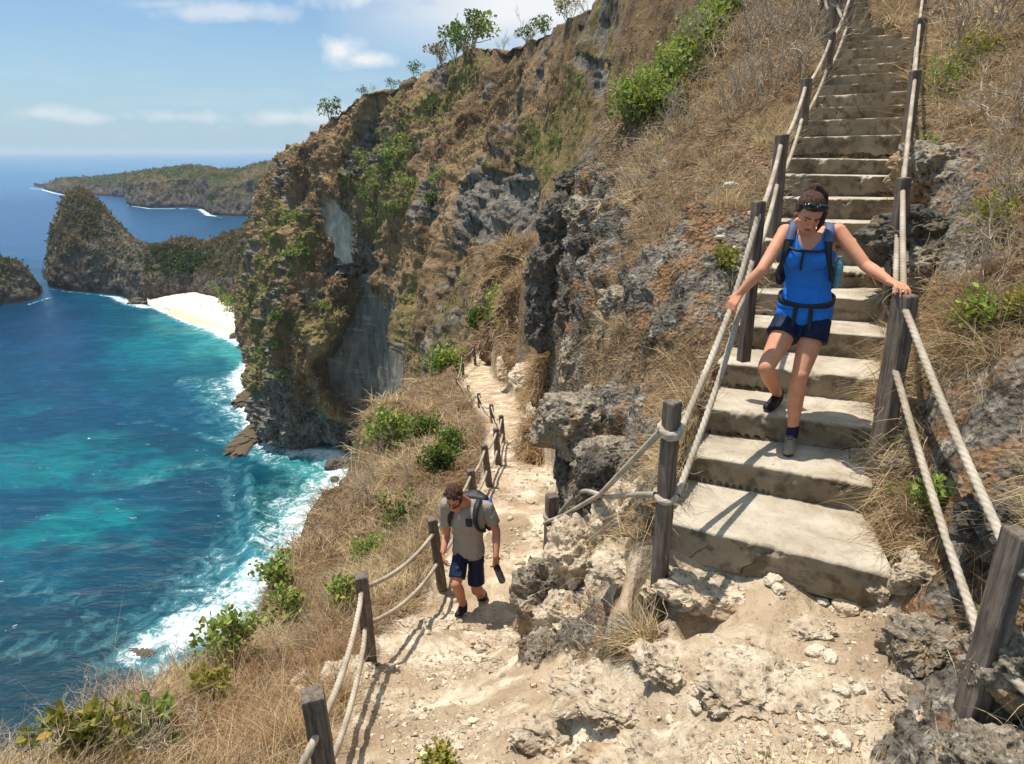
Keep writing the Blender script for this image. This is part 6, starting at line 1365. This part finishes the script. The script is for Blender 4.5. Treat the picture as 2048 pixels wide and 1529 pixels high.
sh_ = B.build('t_shirt', M_grey, mo, .0065, 4, .5, fold)
pz_ = chm+RTm@V3(.062, -.152, .03); strip('chest_pocket', [pz_+V3(0, .012, .045), pz_+V3(0, 0, .0), pz_+V3(0, -.001, -.035)], [.075, .073, .060], .010, [V3(-.24, -1, .2)]*3, M_pocket, sh_)
B = Blob(); B.ell(pel+V3(0, 0, -.04), (.158, .122, .11))
for h_, k_ in ((hipL, knL), (hipR, knR)): B.cap(h_, h_*.18+k_*.82, .090, .094, None, None, True)
B.build('shorts', M_navy, mo, .0065, 4, .5, fold)
B = Blob(); B.ell(Tm(0, -.022, .045), (.086, .098, .088), Rm); B.ell(Tm(0, -.055, .0), (.078, .050, .07), Rm)
rs = np.random.RandomState(4)
for k in range(26):
    a = rs.uniform(0, 2*math.pi); r_ = rs.uniform(.02, .085); B.ell(Tm(math.cos(a)*r_, -.015+math.sin(a)*r_+.01, .105-r_*r_*5), (.020, .020, .016), Rm)
for x in (-1, 1): B.cap(Tm(x*.072, .01, .03), Tm(x*.078, -.01, -.015), .011, .009)
B.build('hair', M_hair, mo, .005, 2, .5, lambda co, n: co+n*fbm(co, 40, 3, 990)[:, None]*.010)
B = Blob()
for x in (-1, 1): B.cap(Tm(x*.070, .005, -.045), Tm(x*.045, .045, -.085), .016, .020); B.cap(Tm(x*.045, .045, -.085), Tm(x*.008, .078, -.100), .020, .020); B.cap(Tm(x*.028, .082, -.062), Tm(x*.004, .098, -.047), .005, .006)
B.build('beard', M_hair, mo, .004, 3)
shoe(mo, anL+V3(.0, .06, -.095), q_(914,1241,5.86)+V3(0, 0, .02), V3(0, 0, 1), M_shoeb, 1.08, False); shoe(mo, anR+V3(.01, .05, -.10), anR+V3(-.01, -.19, -.15), V3(0, -.3, 1), M_shoeb, 1.08, False)
B = Blob(); B.cap(anR+V3(0, 0, -.04), anR*.62+knR*.38+V3(0, .012, 0), .046, .066); B.build('sock', M_black, mo, .006, 2)
B = Blob(); B.cap(anL+V3(0, 0, -.04), anL+V3(0, 0, .025), .045, .045); B.build('sock', M_black, mo, .006, 2)
pk = link('backpack', None, None, Vector(tuple(chm+OFM))); pk.rotation_euler = (0, 0, -math.radians(20)); RM = np.array(Matrix.Rotation(-math.radians(20), 3, 'Z')); tag(pk, 'black backpack on the back of the man in the grey T-shirt', 'backpack')
c2 = V3(0, 0, 0)
B = Blob(); B.ell(c2+V3(.0, .21, .02), (.165, .10, .20)); B.ell(c2+V3(.0, .22, -.12), (.17, .11, .17)); B.cap(c2+V3(-.09, .18, .13), c2+V3(.10, .18, .13), .07, .07); B.ell(c2+V3(.175, .17, -.10), (.045, .055, .12)); B.build('pack_body', M_black, pk, .008, 5)
for sx in (-1, 1):
    strip('shoulder_strap', [c2+V3(sx*.09, .12, .15), c2+V3(sx*.118, .03, .205), c2+V3(sx*.128, -.07, .165), c2+V3(sx*.140, -.125, .06), c2+V3(sx*.165, -.09, -.06), c2+V3(sx*.178, .03, -.14)], [.06, .065, .062, .05, .035, .03], .016, [V3(0, .6, .8), V3(0, 0, 1), V3(0, -.7, .7), V3(sx*.2, -1, .1), V3(sx*.8, -.6, 0), V3(sx, 0, 0)], M_black, pk)
bo = link('water_bottle', None, None, pk.location+Vector(tuple(RM@V3(.205, .13, .06)))); tag(bo, 'blue plastic water bottle in the side pocket of the backpack of the man', 'bottle')
lathe('bottle_body', [(0, -.10), (.034, -.10), (.036, -.02), (.032, 0), (.036, .02), (.036, .05), (.026, .085), (.015, .10), (0, .10)], M_bblue, bo); lathe('bottle_cap', [(0, .098), (.019, .098), (.019, .125), (0, .127)], M_bcap, bo)
hb = wrR+OFM+V3(.0, -.02, -.10); bo = link('drinking_bottle', None, None, Vector(tuple(hb))); tag(bo, 'dark grey drinking bottle held hanging in the hand of the man', 'bottle')
Mb = np.array(Matrix.Rotation(math.radians(-16), 3, 'Y')@Matrix.Rotation(math.radians(12), 3, 'X'))
lathe('bottle_body', [(0, -.245), (.034, -.245), (.038, -.235), (.038, -.10), (.034, -.085), (.036, -.075), (.036, -.055), (0, -.055)], M_bdark, bo, M=Mb); lathe('bottle_cap', [(0, -.054), (.037, -.054), (.037, -.025), (.016, -.012), (.014, .012), (0, .012)], M_pocket, bo, M=Mb)
# far bathers on the beach
for i, (u, v) in enumerate([(402,612),(426,619),(454,630)]):
    p = Wz(u, v+3, SEA+2); B = Blob(); t = link('person', None, None, p); tag(t, ['tiny bather standing on the beach, leftmost of three','tiny bather on the beach, middle one of three','tiny dark dressed bather on the beach, rightmost of three'][i], 'person', 'bathers on the beach')
    B.ell((0, 0, 1.58), (.10, .11, .13)); B.cap((0, 0, .95), (0, 0, 1.35), .15, .19); B.cap((-.22, 0, 1.35), (-.3, .05, .85), .06, .05); B.cap((.22, 0, 1.35), (.3, .05, .85), .06, .05); B.cap((-.09, 0, .95), (-.13, .1, .05), .10, .06); B.cap((.09, 0, .95), (.14, -.1, .05), .10, .06); B.cap((-.13,.1,.05),(-.13,-.1,.03),.05,.04); B.cap((.14,-.1,.05),(.14,-.3,.03),.05,.04)
    B.build('body', M_skinm if i < 2 else M_black, t, .05, 2)

# ============================================================ HAZE
def haze():
    m = bpy.data.materials.new('haze_air'); m.use_nodes = True; t = NT(m.node_tree); out = t.N('OutputMaterial')
    v = t.N('VolumePrincipled', {'Color': (.72, .86, 1.0, 1), 'Density': HAZE_D, 'Anisotropy': .2}); t.t.links.new(v.outputs[0], out.inputs[1])
    x0, x1, y0, y1, z0, z1 = -82000, 20000, -60, 61000, SEA-10, 64
    V_ = [(x, y, z) for x in (x0, x1) for y in (y0, y1) for z in (z0, z1)]; F_ = [(0, 1, 3, 2), (4, 6, 7, 5), (0, 4, 5, 1), (2, 3, 7, 6), (0, 2, 6, 4), (1, 5, 7, 3)]
    tag(link('haze', mesh_np('haze', V_, F_, m, smooth=False)), 'faint blue sea haze', 'haze', None, 'stuff')
HAZE_D = 5.5e-5
haze()
